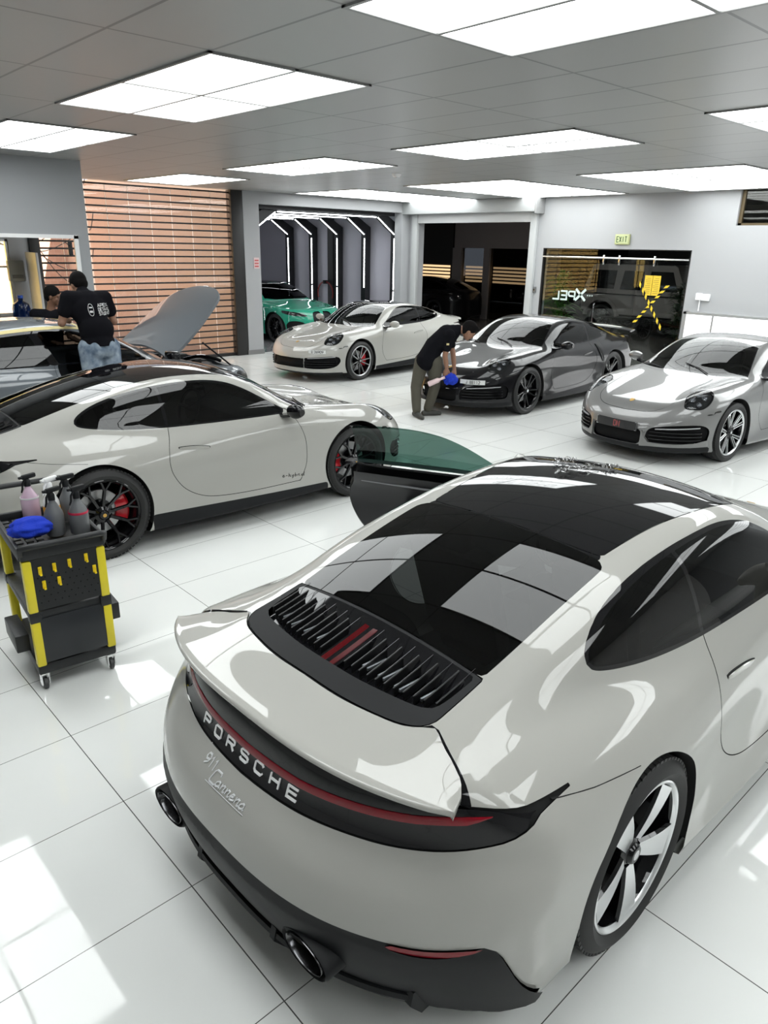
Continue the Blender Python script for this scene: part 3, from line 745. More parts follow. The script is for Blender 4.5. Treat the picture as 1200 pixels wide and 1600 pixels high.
        bm = bmesh.new(); loft(bm, [[(1.70+dx, sg*y, z+dz) for dx, dz in ((-.05, -.012), (.05, -.012), (.05, .012), (-.05, .012))] for y, z in ((.74, .885), (.84, .885), (.93, .905))])
        mb('mirror_stalk', bm, BLACKG, mi_)
    # cowl and wipers
    bm = bmesh.new()
    for s, a in ((.30, .55), (-.32, .50)):
        pts = [(2.115, s, zsurf(2.115, s)+.012), (2.04, s-.15, zsurf(2.04, s-.15)+.012), (1.98, s-.38, zsurf(1.98, s-.38)+.012)]
        tube(bm, pts, .006, 6)
    mb('wiper', bm, BLACKM, t)
    if interior:
        for y in (.34, -.34): seat(t, .82, y)
        bm = bmesh.new(); box(bm, 1.45, 1.95, -.66, .66, .62, .84, .06); box(bm, .1, 1.7, -.10, .10, .28, .50, .04); mb('dashboard', bm, SEAT, t)
        bm = bmesh.new(); M = Matrix.Translation((1.36, .34, .80)) @ Matrix.Rotation(R(-68), 4, 'Y')
        for k in range(1): 
            ring = [M @ Vector((.18*math.cos(a), .18*math.sin(a), 0)) for a in np.linspace(0, 2*PI, 33)]
            tube(bm, ring, .014, 8, caps=False)
        tube(bm, [M @ Vector((0, -.17, 0)), M @ Vector((0, .17, 0))], .018, 6); tube(bm, [M @ Vector((0, 0, 0)), M @ Vector((0, 0, -.2))], .03, 8)
        mb('steering_wheel', bm, SEAT, t)
        bm = bmesh.new(); box(bm, -.3, 2.0, -.72, .72, .17, .2); box(bm, -.38, -.30, -.6, .6, .2, .95); mb('cabin_floor', bm, mat('carpet black', (.006, .006, .006), .95), t)
    for x in (0, 2.45): arch_liner(t, x)
    for x in (0, 2.45):
        for s in (1, -1):
            add_wheel(t, x, s, style, steer if x else 0, -1 if x == 0 else 1, spin=.3+.5*x)
    return t
# ---------------------------------------------------------------- the room
def floor_mat():
    m = mat('polished floor tile', (.5, .5, .5), .05); nt = m.node_tree; b = nt.nodes['Principled BSDF']; L = nt.links.new
    geo = nt.nodes.new('ShaderNodeNewGeometry'); sep = nt.nodes.new('ShaderNodeSeparateXYZ'); L(geo.outputs['Position'], sep.inputs[0])
    def grout(out, org, step, w):
        a = nt.nodes.new('ShaderNodeMath'); a.operation = 'SUBTRACT'; a.inputs[1].default_value = org-step*50; L(out, a.inputs[0])
        d = nt.nodes.new('ShaderNodeMath'); d.operation = 'PINGPONG'; d.inputs[1].default_value = step/2; L(a.outputs[0], d.inputs[0])
        c = nt.nodes.new('ShaderNodeMath'); c.operation = 'LESS_THAN'; c.inputs[1].default_value = w; L(d.outputs[0], c.inputs[0]); return c.outputs[0]
    gx = grout(sep.outputs['X'], .92, 1.2, .0022); gy = grout(sep.outputs['Y'], 3.809, .6, .0018)
    mx = nt.nodes.new('ShaderNodeMath'); mx.operation = 'MAXIMUM'; L(gx, mx.inputs[0]); L(gy, mx.inputs[1])
    n = nt.nodes.new('ShaderNodeTexNoise'); n.inputs['Scale'].default_value = 1.3; n.inputs['Detail'].default_value = 4; L(geo.outputs['Position'], n.inputs['Vector'])
    cr = nt.nodes.new('ShaderNodeValToRGB'); cr.color_ramp.elements[0].color = (*[c*.94 for c in FLOOR_C], 1); cr.color_ramp.elements[1].color = (*[c*1.05 for c in FLOOR_C], 1); L(n.outputs['Fac'], cr.inputs[0])
    mix = nt.nodes.new('ShaderNodeMix'); mix.data_type = 'RGBA'; L(mx.outputs[0], mix.inputs['Factor']); L(cr.outputs[0], mix.inputs['A']); mix.inputs['B'].default_value = (.10, .10, .095, 1)
    L(mix.outputs['Result'], b.inputs['Base Color'])
    # slight waviness and polish marks
    n2 = nt.nodes.new('ShaderNodeTexNoise'); n2.inputs['Scale'].default_value = 9; n2.inputs['Detail'].default_value = 5; L(geo.outputs['Position'], n2.inputs['Vector'])
    mr = nt.nodes.new('ShaderNodeMapRange'); mr.inputs[1].default_value = .45; mr.inputs[2].default_value = .75; mr.inputs[3].default_value = .025; mr.inputs[4].default_value = .11; L(n2.outputs['Fac'], mr.inputs[0]); L(mr.outputs[0], b.inputs['Roughness'])
    n3 = nt.nodes.new('ShaderNodeTexNoise'); n3.inputs['Scale'].default_value = 2.2; n3.inputs['Detail'].default_value = 2; L(geo.outputs['Position'], n3.inputs['Vector'])
    bp = nt.nodes.new('ShaderNodeBump'); bp.inputs['Strength'].default_value = .12; bp.inputs['Distance'].default_value = .006; L(n3.outputs['Fac'], bp.inputs['Height']); L(bp.outputs[0], b.inputs['Normal'])
    b.inputs['IOR'].default_value = 1.6; return m
def ceil_mat():
    m = mat('ceiling tile', (.5, .5, .5), .34); nt = m.node_tree; b = nt.nodes['Principled BSDF']; L = nt.links.new
    geo = nt.nodes.new('ShaderNodeNewGeometry'); sep = nt.nodes.new('ShaderNodeSeparateXYZ'); L(geo.outputs['Position'], sep.inputs[0])
    def line(out, org, step, w):
        a = nt.nodes.new('ShaderNodeMath'); a.operation = 'SUBTRACT'; a.inputs[1].default_value = org-step*50; L(out, a.inputs[0])
        d = nt.nodes.new('ShaderNodeMath'); d.operation = 'PINGPONG'; d.inputs[1].default_value = step/2; L(a.outputs[0], d.inputs[0])
        c = nt.nodes.new('ShaderNodeMath'); c.operation = 'LESS_THAN'; c.inputs[1].default_value = w; L(d.outputs[0], c.inputs[0]); return c.outputs[0]
    gx = line(sep.outputs['X'], 2.55, .622, .010); gy = line(sep.outputs['Y'], 4.27, 1.215, .010)
    mx = nt.nodes.new('ShaderNodeMath'); mx.operation = 'MAXIMUM'; L(gx, mx.inputs[0]); L(gy, mx.inputs[1])
    mix = nt.nodes.new('ShaderNodeMix'); mix.data_type = 'RGBA'; L(mx.outputs[0], mix.inputs['Factor']); mix.inputs['A'].default_value = (*CEIL_C, 1); mix.inputs['B'].default_value = (*[c*.45 for c in CEIL_C], 1)
    L(mix.outputs['Result'], b.inputs['Base Color']); return m
FLOOR_C = (.80, .81, .79); CEIL_C = (.33, .33, .325); WALL_C = (.36, .365, .375)
def sbox(name, x0, x1, y0, y1, z0, z1, m, bev=0, par=None, kind='structure'):
    bm = bmesh.new(); box(bm, x0, x1, y0, y1, z0, z1, bev); o = mb(name, bm, m, par, smooth=bev > 0)
    if par is None and kind: o['kind'] = kind
    return o
FLM = floor_mat(); CLM = ceil_mat(); WM = mat('wall paint', WALL_C, .42, bump=(3, .03)); WM2 = mat('partition paint', (.32, .33, .34), .5)
sbox('floor', -5, 13.85, -6, 14.1, -.2, 0, FLM); sbox('floor_hall', 13.85, 30, -2, 24, -.2, -.01, mat('hall floor', (.13, .12, .115), .25))
sbox('floor_bay', 9.0, 13.85, 14.1, 22, -.2, 0, mat('bay floor', (.22, .22, .23), .12)); sbox('ground_outside', -30, 9.0, 14.3, 60, -.25, -.05, mat('yard paving', (.35, .27, .22), .9, bump=(5, .3)))
sbox('ceiling', -5, 14, -6, 14.2, CEIL, CEIL+.25, CLM); sbox('ceiling_hall', 14, 30, -2, 24, 3.7, 3.9, mat('hall ceiling', (.10, .10, .10), .8)); sbox('ceiling_bay', 9.0, 14, 14.2, 22, 3.4, 3.9, mat('bay ceiling', (.03, .03, .032), .7))
# back wall (y = 14): shutter, pillar, detailing bay opening
sbox('wall_back', -5, 4.55, 14, 14.2, 0, 1.05, WM); 
bm = bmesh.new(); box(bm, -5, 1.6, 14, 14.2, 1.05, CEIL); box(bm, 1.6, 4.55, 14, 14.2, 2.30, CEIL); box(bm, 4.22, 4.55, 14, 14.2, 1.05, 2.30); tag(mb('wall_back', bm, WM, smooth=False), kind='structure')
bm = bmesh.new(); box(bm, 8.88, 9.27, 13.96, 14.25, 0, CEIL); tag(mb('wall_back', bm, WM, smooth=False), kind='structure')
sbox('wall_back', 9.27, 13.8, 14.0, 14.25, 3.10, CEIL, WM); sbox('wall_back', 13.5, 13.85, 14.0, 14.25, 0, 3.10, WM)
sbox('baseboard_back', 8.86, 9.28, 13.945, 13.96, 0, .10, mat('skirting grey', (.20, .20, .20), .3))
# right wall (x = 13.8) with roller door opening, glazed front and high window
bm = bmesh.new()
box(bm, 13.8, 14.0, 13.7, 14.25, 0, CEIL); box(bm, 13.8, 14.0, 9.90, 10.2, 0, CEIL); box(bm, 13.8, 14.0, 10.2, 13.7, 2.88, CEIL); box(bm, 13.8, 14.0, 6.6, 9.9, 2.34, CEIL)
box(bm, 13.8, 14.0, -6, 6.6, 0, 2.76); box(bm, 13.8, 14.0, 5.88, 6.6, 2.76, CEIL); box(bm, 13.8, 14.0, -6, 3.4, 2.76, CEIL)
tag(mb('wall_right', bm, WM, smooth=False), kind='structure')
WM3 = mat('bounce wall paint', (.72, .72, .71), .5); sbox('wall_left', -5.2, -5, -6, 14.2, 0, CEIL, WM3); sbox('wall_near', -5, 14, -6.2, -6, 0, CEIL, WM3)  # unseen walls, painted paler to bounce light onto the near car
bm = bmesh.new(); box(bm, -5, 1.2, 11.1, 11.24, 0, CEIL); box(bm, 4.28, 4.45, 11.1, 11.24, 0, CEIL); box(bm, 1.2, 4.28, 11.1, 11.24, 2.33, CEIL); tag(mb('wall_partition', bm, WM2, smooth=False), kind='structure')
for (a, b_) in ((1.2, 1.26), (4.23, 4.29)): sbox('trim_1', a, b_, 11.07, 11.1, 0, 2.36, WHITEP)
sbox('trim_2', 1.2, 4.29, 11.07, 11.1, 2.32, 2.37, WHITEP)
# bay walls
GW = mat('bay wall panel', (.48, .465, .53), .6)
sbox('wall_bay_right', 13.85, 14.0, 14.25, 22, 0, 3.4, GW); sbox('wall_bay_left', 9.0, 9.15, 14.25, 22, 0, 3.4, GW); sbox('wall_bay_end', 9.0, 14, 22, 22.2, 0, 3.4, GW)
sbox('wall_outside_side', 8.9, 9.0, 14.3, 26, -.2, 3.9, mat('outer render', (.5, .42, .36), .8))
sbox('trim_3', 13.80, 13.85, 17.1, 17.35, 0, 3.4, mat('bay steel', (.012, .012, .014), .5)); 
# hall walls
HW = mat('hall wall', (.22, .20, .19), .7); HB = mat('hall black wall', (.008, .008, .008), .7)
bm = bmesh.new()
box(bm, 20.3, 20.5, 14.0, 18.35, 2.32, 3.7); box(bm, 20.3, 20.5, 18.0, 18.42, 0, 2.32); box(bm, 20.3, 20.5, 16.75, 17.0, 0, 2.32); box(bm, 20.3, 20.5, 14.0, 15.1, 0, 2.32); tag(mb('wall_hall', bm, HW, smooth=False), kind='structure')
sbox('wall_hall', 20.3, 20.5, 18.42, 24, 0, 3.7, HB); sbox('wall_hall', 28, 28.2, -2, 24, 0, 3.7, HB); sbox('wall_hall', 14, 28, -2.2, -2, 0, 3.7, HB); sbox('wall_hall', 14, 28, 23.8, 24, 0, 3.7, HB); 
sbox('wall_hall', 24.5, 24.7, 4, 14.1, 0, 3.7, mat('hall far wall', (.05, .05, .05), .7)); sbox('wall_hall', 20.5, 24.5, 14.0, 14.1, 0, 3.7, HB)
GLOW = mat('slat daylight', (1, .8, .5), .5, emit=(1, .68, .36), es=1.1)  # glowing bars stand in for daylight coming through the far slats
nwin = 1
def slat_glow(y0, y1, x=20.56, z0=1.20, n=5):
    global nwin
    bm = bmesh.new()
    for k in range(n): box(bm, x, x+.02, y0, y1, z0+k*.115, z0+k*.115+.066)
    tag(mb('window_%d' % nwin, bm, GLOW, smooth=False), kind='structure'); nwin += 1
slat_glow(16.95, 18.0); slat_glow(15.1, 16.75); slat_glow(18.5, 19.9, 20.28)
sbox('window_%d' % nwin, 20.38, 20.40, 15.1, 18.0, 0, 2.32, tinted('hall glass', (.5, .5, .5))); nwin += 1
# ---- ceiling lights: 2 x 2 panels
PANEL = mat('light panel', (.9, .9, .9), .3, emit=(.96, 1, 1), es=PANEL_L); ALU = mat('aluminium frame', (.55, .56, .56), .35, .8)
def ceiling_light(x0, x1, y0, y1, nx, ny, label, printed=False):
    t = thing('ceiling_light', label, 'ceiling light', ((x0+x1)/2, (y0+y1)/2, CEIL), 0, 'square ceiling light panels'); cx, cy = (x0+x1)/2, (y0+y1)/2
    bm = bmesh.new(); hx, hy = (x1-x0)/2, (y1-y0)/2
    for i in range(nx+1): x = -hx+2*hx*i/nx; box(bm, x-.012, x+.012, -hy-.012, hy+.012, -.012, .0)
    for j in range(ny+1): y = -hy+2*hy*j/ny; box(bm, -hx-.012, hx+.012, y-.012, y+.012, -.0118, .0)
    mb('frame', bm, mat('ceiling rail', (.24, .24, .235), .35, .3), t, smooth=False)
    for i in range(nx):
        for j in range(ny):
            bm = bmesh.new(); box(bm, -hx+2*hx*i/nx+.013, -hx+2*hx*(i+1)/nx-.013, -hy+2*hy*j/ny+.013, -hy+2*hy*(j+1)/ny-.013, -.006, -.001); mb('diffuser', bm, PANEL, t, smooth=False)
    if printed:
        bm = bmesh.new(); rnd = random.Random(4); INK = mat('printed marks', (.10, .12, .13), .5)
        def scrib(word, x, y, w, h, rot):
            c, s = math.cos(rot), math.sin(rot)
            letters(bm, word, 0, 0, w, h, w*.5, .012, lambda u, v, d: (x+c*u-s*v, y+s*u+c*v, -.0065-d), .001)
        scrib('ORNO', .10, .95, .15, .26, -PI/2); scrib('AHI', .40, .62, .12, .2, -PI/2); scrib('8ILIOIO', -.5, .2, .12, .22, -PI/2); scrib('8OC', -.12, -.15, .13, .2, -PI/2)
        mb('printed_lettering', bm, INK, t, smooth=False)
    return t
rows = ((-2.98, 'nearest'), (.65, 'near'), (4.29, 'middle'), (7.94, 'far'), (11.6, 'farthest'))
desc = {(0, 1): 'large bright square ceiling light at the top edge of the view, nearest the camera',
 (0, 2): 'large four-panel ceiling light at upper left of the view, second nearest', (0, 3): 'four-panel ceiling light at the left edge, just before the partition wall', (0, 4): 'four-panel ceiling light behind the left partition',
 (0, 0): 'four-panel ceiling light behind the camera on the right', (1, 0): 'four-panel ceiling light off to the far right', (1, 1): 'four-panel ceiling light at the right edge above the silver coupe',
 (1, 2): 'ceiling light with printed grey lettering on its panels', (1, 3): 'four-panel ceiling light in front of the bay opening, left of the printed light', (1, 4): 'thin-looking ceiling light just in front of the barred roller shutter top',
 (2, 0): 'wide ceiling light by the right wall, outside the view', (2, 1): 'wide ceiling light by the right wall near the high window', (2, 2): 'wide striped ceiling light by the exit sign wall', (2, 3): 'wide striped ceiling light before the open roller door', (2, 4): 'wide striped ceiling light in the corner above the bay opening'}
for ci, (x0, x1, nx) in enumerate(((2.55, 3.79, 2), (6.28, 7.53, 2), (10.01, 13.62, 6))):
    for ri, (y0, _) in enumerate(rows):
        if ri == 4: y1 = 13.75
        else: y1 = y0+2.41
        if ci == 0 and ri == 4: continue
        ceiling_light(x0, x1, y0, y1, nx, 2, desc[(ci, ri)], printed=(ci == 1 and ri == 2))
for ri, (y0, _) in enumerate(rows[:4]): ceiling_light(.14, 1.35, y0-.03, y0+2.33, 2, 2, 'four-panel ceiling light overhead and behind the camera, %s row' % ('first', 'second', 'third', 'fourth')[ri])
# ---- roller shutter of clear slats
t = thing('roller_shutter', 'dark barred roller shutter of clear slats with daylight on pink bricks behind', 'roller shutter', (6.65, 14.05, 0))
DM = mat('dark shutter metal', (.016, .015, .015), .45)
for k in range(27):
    z = .04+k*.124; bm = bmesh.new(); box(bm, -1.92, 1.95, -.008, .012, z, z+.030, .003); mb('slat', bm, DM, t)
PC = tinted('clear polycarbonate', (.86, .82, .80), 1.45)
bm = bmesh.new(); vb = bmesh.new()
for k in range(26):
    z = .070+k*.124
    for j in range(9):
        x0 = -1.92+j*.43; box(bm, x0+.004, x0+.426, .0, .006, z, z+.094); box(vb, x0-.005, x0+.005, -.006, .01, z, z+.094)
mb('clear_panes', bm, PC, t, smooth=False)['kind'] = 'stuff'; o = mb('pane_joints', vb, mat('joint clip', (.7, .62, .58), .4), t, smooth=False); o['kind'] = 'stuff'
for x0, x1 in ((-2.10, -1.92), (1.95, 2.23)):
    bm = bmesh.new(); box(bm, x0, x1, -.09, .10, 0, CEIL-.01, .01); mb('guide_rail', bm, DM, t)
bm = bmesh.new(); box(bm, -1.95, 1.98, -.02, .03, .0, .06, .005); mb('bottom_bar', bm, DM, t)
# brick building, wires, yard beyond
def brick_mat(name, c1, c2, mo, sc_=1):
    m = mat(name, c1, .85); nt = m.node_tree; L = nt.links.new; b = nt.nodes['Principled BSDF']; geo = nt.nodes.new('ShaderNodeNewGeometry'); mp = nt.nodes.new('ShaderNodeMapping'); mp.inputs['Rotation'].default_value = (PI/2, 0, 0)
    L(geo.outputs['Position'], mp.inputs[0]); br = nt.nodes.new('ShaderNodeTexBrick'); br.inputs['Scale'].default_value = sc_; br.inputs['Color1'].default_value = (*c1, 1); br.inputs['Color2'].default_value = (*c2, 1); br.inputs['Mortar'].default_value = (*mo, 1)
    br.inputs['Mortar Size'].default_value = .012; L(mp.outputs[0], br.inputs['Vector']); L(br.outputs['Color'], b.inputs['Base Color']); return m
PB = brick_mat('pink brick', (.62, .44, .36), (.56, .40, .33), (.72, .60, .52), 2.2)
sbox('wall_outside', -14, 8.9, 24, 24.4, -.2, 9, PB)
t = thing('utility_pole', 'concrete utility pole with hanging cables, seen through the roller shutter', 'pole', (9.3-1.4, 20.0, -.05))
bm = bmesh.new(); lathe(bm, [(.0, 6), (.10, 6), (.17, 0), (0, 0)], 20, 'Z'); mb('pole', bm, mat('concrete', (.25, .22, .20), .8), t)
bm = bmesh.new(); rnd = random.Random(2)
for k in range(9):
    a = rnd.uniform(1.2, 4.5); b_ = rnd.uniform(1.4, 4.2); d = rnd.uniform(.6, 3.2); s = -1 if k % 3 else .3
    tube(bm, [(s*d*q/10, 0, a+(b_-a)*q/10-.5*math.sin(PI*q/10)) for q in range(11)], .012, 5)
mb('cables', bm, mat('cable black', (.01, .01, .01), .6), t)
t = thing('control_box', 'pale grey control box fixed to wall beside the far window at left', 'control box', (4.27, 13.99, 1.62)); bm = bmesh.new(); box(bm, -.13, .13, -.11, 0, 0, .34, .015); mb('case', bm, mat('grey plastic', (.30, .31, .29), .5), t); bm = bmesh.new(); box(bm, -.09, .09, -.115, -.108, .05, .11); mb('face_panel', bm, mat('face plate', (.14, .14, .14), .4), t)
bm = bmesh.new()
for a in ((1.6, 1.64, 1.05, 2.3), (4.18, 4.22, 1.05, 2.3), (2.9, 2.93, 1.05, 2.3)): box(bm, a[0], a[1], 14.03, 14.09, a[2], a[3])
box(bm, 1.6, 4.22, 14.03, 14.09, 1.05, 1.09); box(bm, 1.6, 4.22, 14.03, 14.09, 2.26, 2.3); box(bm, 1.6, 4.22, 14.03, 14.09, 1.84, 1.87)
w = mb('window_%d' % nwin, bm, ALU, smooth=False); w['kind'] = 'structure'; nwin += 1
sbox('pane', 1.64, 4.18, 14.05, 14.056, 1.09, 2.26, tinted('window glass', (.9, .9, .85)), par=w)
tag(sbox('yellow_wall', -10, 4.4, 19, 19.2, -.2, 5, mat('yellow render', (.75, .55, .20), .8)), kind='structure')
# opened white door leaf in the partition room
t = thing('door_leaf', 'white door leaf standing open behind the partition opening', 'door', (4.46, 13.9, 0), R(-98)); bm = bmesh.new(); box(bm, 0, .9, -.02, .02, .01, 2.1, .004); mb('panel', bm, mat('door white', (.55, .56, .56), .4), t)
bm = bmesh.new(); tube(bm, [(.82, -.02, 1.0), (.82, -.06, 1.0), (.72, -.06, 1.0)], .009, 8); mb('handle', bm, CHROME, t)
t = thing('door_closer', 'small dark door closer at the top right of the partition opening', 'door closer', (4.16, 11.08, 2.22)); bm = bmesh.new(); box(bm, -.03, .03, -.03, .0, -.13, .06, .01); mb('body', bm, DM, t); bm = bmesh.new(); tube(bm, [(0, -.03, .0), (-.08, -.05, .05), (0, -.02, .07)], .008, 6); mb('arm', bm, DM, t)
t = thing('water_bottle', 'large blue water bottle behind the grey car roof at left', 'water bottle', (3.95, 12.9, 1.0)); bm = bmesh.new(); lathe(bm, [(0, 0), (.13, 0), (.14, .03), (.135, .1), (.14, .12), (.135, .2), (.14, .24), (.12, .32), (.04, .37), (.04, .42), (0, .42)], 28, 'Z'); mb('bottle', bm, tinted('blue water plastic', (.10, .22, .5)), t); bm = bmesh.new(); lathe(bm, [(0, .455), (.045, .455), (.045, .41), (0, .41)], 20, 'Z'); mb('cap', bm, mat('blue cap', (.02, .08, .4), .4), t)
t = thing('water_dispenser', 'pale water dispenser under the blue bottle', 'water dispenser', (3.95, 12.9, 0)); bm = bmesh.new(); box(bm, -.16, .16, -.16, .16, 0, 1.0, .03); mb('cabinet', bm, WHITEP, t); bm = bmesh.new(); box(bm, -.03, .0, -.2, -.16, .78, .82, .005); box(bm, .03, .06, -.2, -.16, .78, .82, .005); mb('taps', bm, BLACKM, t)
# ---- roller door housing and guides on the right wall
t = thing('roller_door', 'pale roller door box and guides around the wide opening to the dark hall', 'roller door', (13.8, 11.95, 0))
RD = mat('roller white', (.42, .43, .43), .4)
bm = bmesh.new(); box(bm, -.30, 0, -1.95, 2.05, 3.06, CEIL-.004, .012); mb('housing', bm, RD, t)
for y0, y1 in ((-1.88, -1.72), (1.72, 1.9)):
    bm = bmesh.new(); box(bm, -.10, 0, y0, y1, 0, 3.05, .008); mb('guide_rail', bm, RD, t)
bm = bmesh.new(); box(bm, -.07, -.02, -1.72, 1.72, 2.86, 3.06, .006); mb('curtain_end', bm, mat('roller pale', (.5, .5, .5), .4), t)
bm = bmesh.new(); box(bm, -.30, .0, -2.0, -1.95, 3.02, CEIL-.01, .01); mb('end_cap', bm, mat('cap grey', (.3, .3, .3), .4), t)
# glazed shop front
t = thing('glass_front', 'frameless glass front with sliding door rail, lettering and taped notice below the exit sign', 'glass front', (13.85, 8.25, 0))
GL = tinted('shop glass', (.78, .82, .80), 1.5)
for y0, y1 in ((-1.64, -.62), (-.60, .32), (.34, 1.64)):
    bm = bmesh.new(); box(bm, -.006, .006, y0, y1, .02, 2.18 if y0 < .3 else 2.33); mb('glass_pane', bm, GL, t, smooth=False)
bm = bmesh.new(); tube(bm, [(-.06, -1.63, 2.17), (-.06, 1.63, 2.17)], .018, 12); mb('rail', bm, CHROME, t)
for y in (-.95, -.2, .15):
    bm = bmesh.new(); box(bm, -.075, -.02, y-.02, y+.02, 2.04, 2.22, .005); mb('hanger', bm, CHROME, t)
bm = bmesh.new()
for y in (-1.65, 1.63): box(bm, -.05, .05, y, y+.02, 0, 2.34)
box(bm, -.05, .05, -1.65, 1.65, 2.325, 2.34); mb('frame', bm, DM, t, smooth=False)
bm = bmesh.new(); tube(bm, [(-.04, .26, .78), (-.07, .26, .80), (-.07, .26, 1.25), (-.04, .26, 1.27)], .012, 8); mb('door_pull', bm, CHROME, t)
bm = bmesh.new(); letters(bm, 'X', .52, 1.31, .24, .23, 0, .05, lambda u, v, d: (-.008-d, u, v), .002); letters(bm, 'PEL', .78, 1.31, .15, .17, .05, .035, lambda u, v, d: (-.008-d, u, v), .002)
for k in range(3): lathe(bm, [(0, -.009), (.014, -.009), (.014, -.008)], 12, 'X', M=Matrix.Translation((0, .36+.055*k, 1.42)))
mb('lettering', bm, mat('glass lettering', (.55, .66, .62), .5), t, smooth=False)
YEL = mat('notice yellow', (.70, .48, .04), .6)
for y0, s in ((-1.10, 1), (-.93, -1)):
    bm = bmesh.new(); box(bm, -.012, -.008, y0, y0+.16, 1.50, 1.87); 
    mb('notice_sheet', bm, YEL, t, smooth=False)
for y0 in (-1.08, -.91):
    bm = bmesh.new()
    for k in range(9): box(bm, -.0135, -.012, y0+.01, y0+.12-.03*(k % 3 == 2), 1.54+.034*k, 1.547+.034*k)
    mb('notice_print', bm, mat('notice ink', (.2, .13, .02), .6), t, smooth=False)
for (y0, z0, y1, z1) in ((-.67, 1.72, -1.24, .90), (-1.26, 1.70, -.66, .97)):
    bm = bmesh.new(); e = Vector((y1-y0, z1-z0)); d = e.normalized()*.026; N = 15; sk = .45
    for k in range(N):
        a, b_ = k/N, (k+1)/N; P = lambda f, s_: (y0+e.x*(f+s_*sk/N)-d.y*s_, z0+e.y*(f+s_*sk/N)+d.x*s_)
        prism(bm, [P(a, 1), P(b_, 1), P(b_, -1), P(a, -1)], 0, .0012, lambda u, v, h: (-.014-h-(.001 if y0 > -1 else 0), u, v), k % 2)
    mb('hazard_tape', bm, [mat('tape yellow', (.75, .52, .03), .5), BLACKM], t, smooth=False)
# exit sign
t = thing('exit_sign', 'small pale green EXIT sign above the glass front', 'exit sign', (13.8, 8.03, 2.52)); bm = bmesh.new(); box(bm, -.05, 0, -.155, .155, -.095, .095, .008); mb('case', bm, mat('sign case', (.42, .44, .22), .4), t)
bm = bmesh.new(); box(bm, -.054, -.05, -.135, .135, -.075, .075); mb('face', bm, mat('sign face', (.50, .55, .30), .4), t, smooth=False)
bm = bmesh.new(); letters(bm, 'EXIT', -.11, -.05, .042, .10, .017, .014, lambda u, v, d: (-.055-d, -u, v), .002); mb('lettering', bm, mat('sign letters', (.02, .06, .02), .5), t, smooth=False)
# high window at the right
bm = bmesh.new(); box(bm, 13.86, 13.92, 5.82, 5.88, 2.76, CEIL); box(bm, 13.86, 13.92, 3.4, 5.88, 2.76, 2.80); box(bm, 13.86, 13.92, 4.9, 4.93, 2.8, CEIL)
w = mb('window_%d' % nwin, bm, mat('bronze frame', (.12, .09, .05), .4, .5), smooth=False); w['kind'] = 'structure'; nwin += 1
sbox('pane', 13.885, 13.89, 3.4, 5.82, 2.8, CEIL, tinted('window glass', (.9, .9, .85)), par=w)
# light box on the right wall
t = thing('light_box', 'long white light box with thin grey frame behind the silver coupe', 'light box', (13.8, 4.5, .1)); bm = bmesh.new()
for y0, y1 in ((-1.5, -1.46), (1.47, 1.47), (1.98, 2.04), (.0, .0)):
    if y1 > y0: box(bm, -.10, 0, y0, y1, 0, 1.16)
box(bm, -.10, 0, -1.5, 2.04, 1.12, 1.16); box(bm, -.10, 0, -1.5, 2.04, 0, .04); box(bm, -.10, 0, 1.46, 1.49, .04, 1.12); box(bm, -.10, 0, .30, .33, .04, 1.12); box(bm, -.02, 0, -1.46, 1.98, .04, 1.12)
mb('frame', bm, ALU, t, smooth=False)
LB = mat('light box face', (.9, .9, .9), .3, emit=(1, 1, 1), es=1.4)
for y0, y1 in ((-1.455, .295), (.335, 1.455), (1.495, 1.975)):
    bm = bmesh.new(); box(bm, -.09, -.08, y0, y1, .045, 1.115); mb('lit_panel', bm, LB, t, smooth=False)
t = thing('junction_box', 'small white junction box with conduit on the right wall above the light box', 'junction box', (13.8, 6.25, 1.53)); bm = bmesh.new(); box(bm, -.05, 0, -.13, .02, -.06, .06, .006); box(bm, -.07, 0, .02, .12, -.05, .07, .006); mb('case', bm, WHITEP, t); bm = bmesh.new(); tube(bm, [(-.02, .05, -.05), (-.02, .05, -.25)], .012, 8); mb('conduit', bm, WHITEP, t)
t = thing('wall_switch', 'small dark key switch between roller door and glass front', 'switch', (13.8, 10.03, 1.47)); bm = bmesh.new(); box(bm, -.04, 0, -.035, .035, -.06, .06, .006); mb('case', bm, mat('switch grey', (.12, .12, .12), .4), t); bm = bmesh.new(); box(bm, -.045, -.04, -.012, .012, -.02, .02); mb('button', bm, BLACKG, t)
t = thing('wall_notice', 'small red and white notice on the pillar left of the bay', 'notice', (9.16, 13.955, 1.92)); bm = bmesh.new(); box(bm, -.07, .07, -.004, 0, -.11, .11); mb('sheet', bm, mat('notice white', (.65, .5, .5), .6), t, smooth=False)
bm = bmesh.new()
for zz in (.05, -.01, -.07): box(bm, -.05, .05, -.006, -.004, zz-.012, zz+.018)
mb('print', bm, mat('notice red', (.55, .12, .12), .6), t, smooth=False)
# smoke detector
t = thing('smoke_detector', 'small round detector on the ceiling near the back wall', 'smoke detector', tuple(room_pt) if False else (8.35, 8.8, CEIL)); bm = bmesh.new(); lathe(bm, [(0, -.045), (.05, -.045), (.07, -.02), (.075, 0)], 24, 'Z'); mb('cover', bm, WHITEP, t); bm = bmesh.new(); lathe(bm, [(0, -.055), (.02, -.055), (.022, -.045)], 16, 'Z'); mb('sensor', bm, ALU, t)
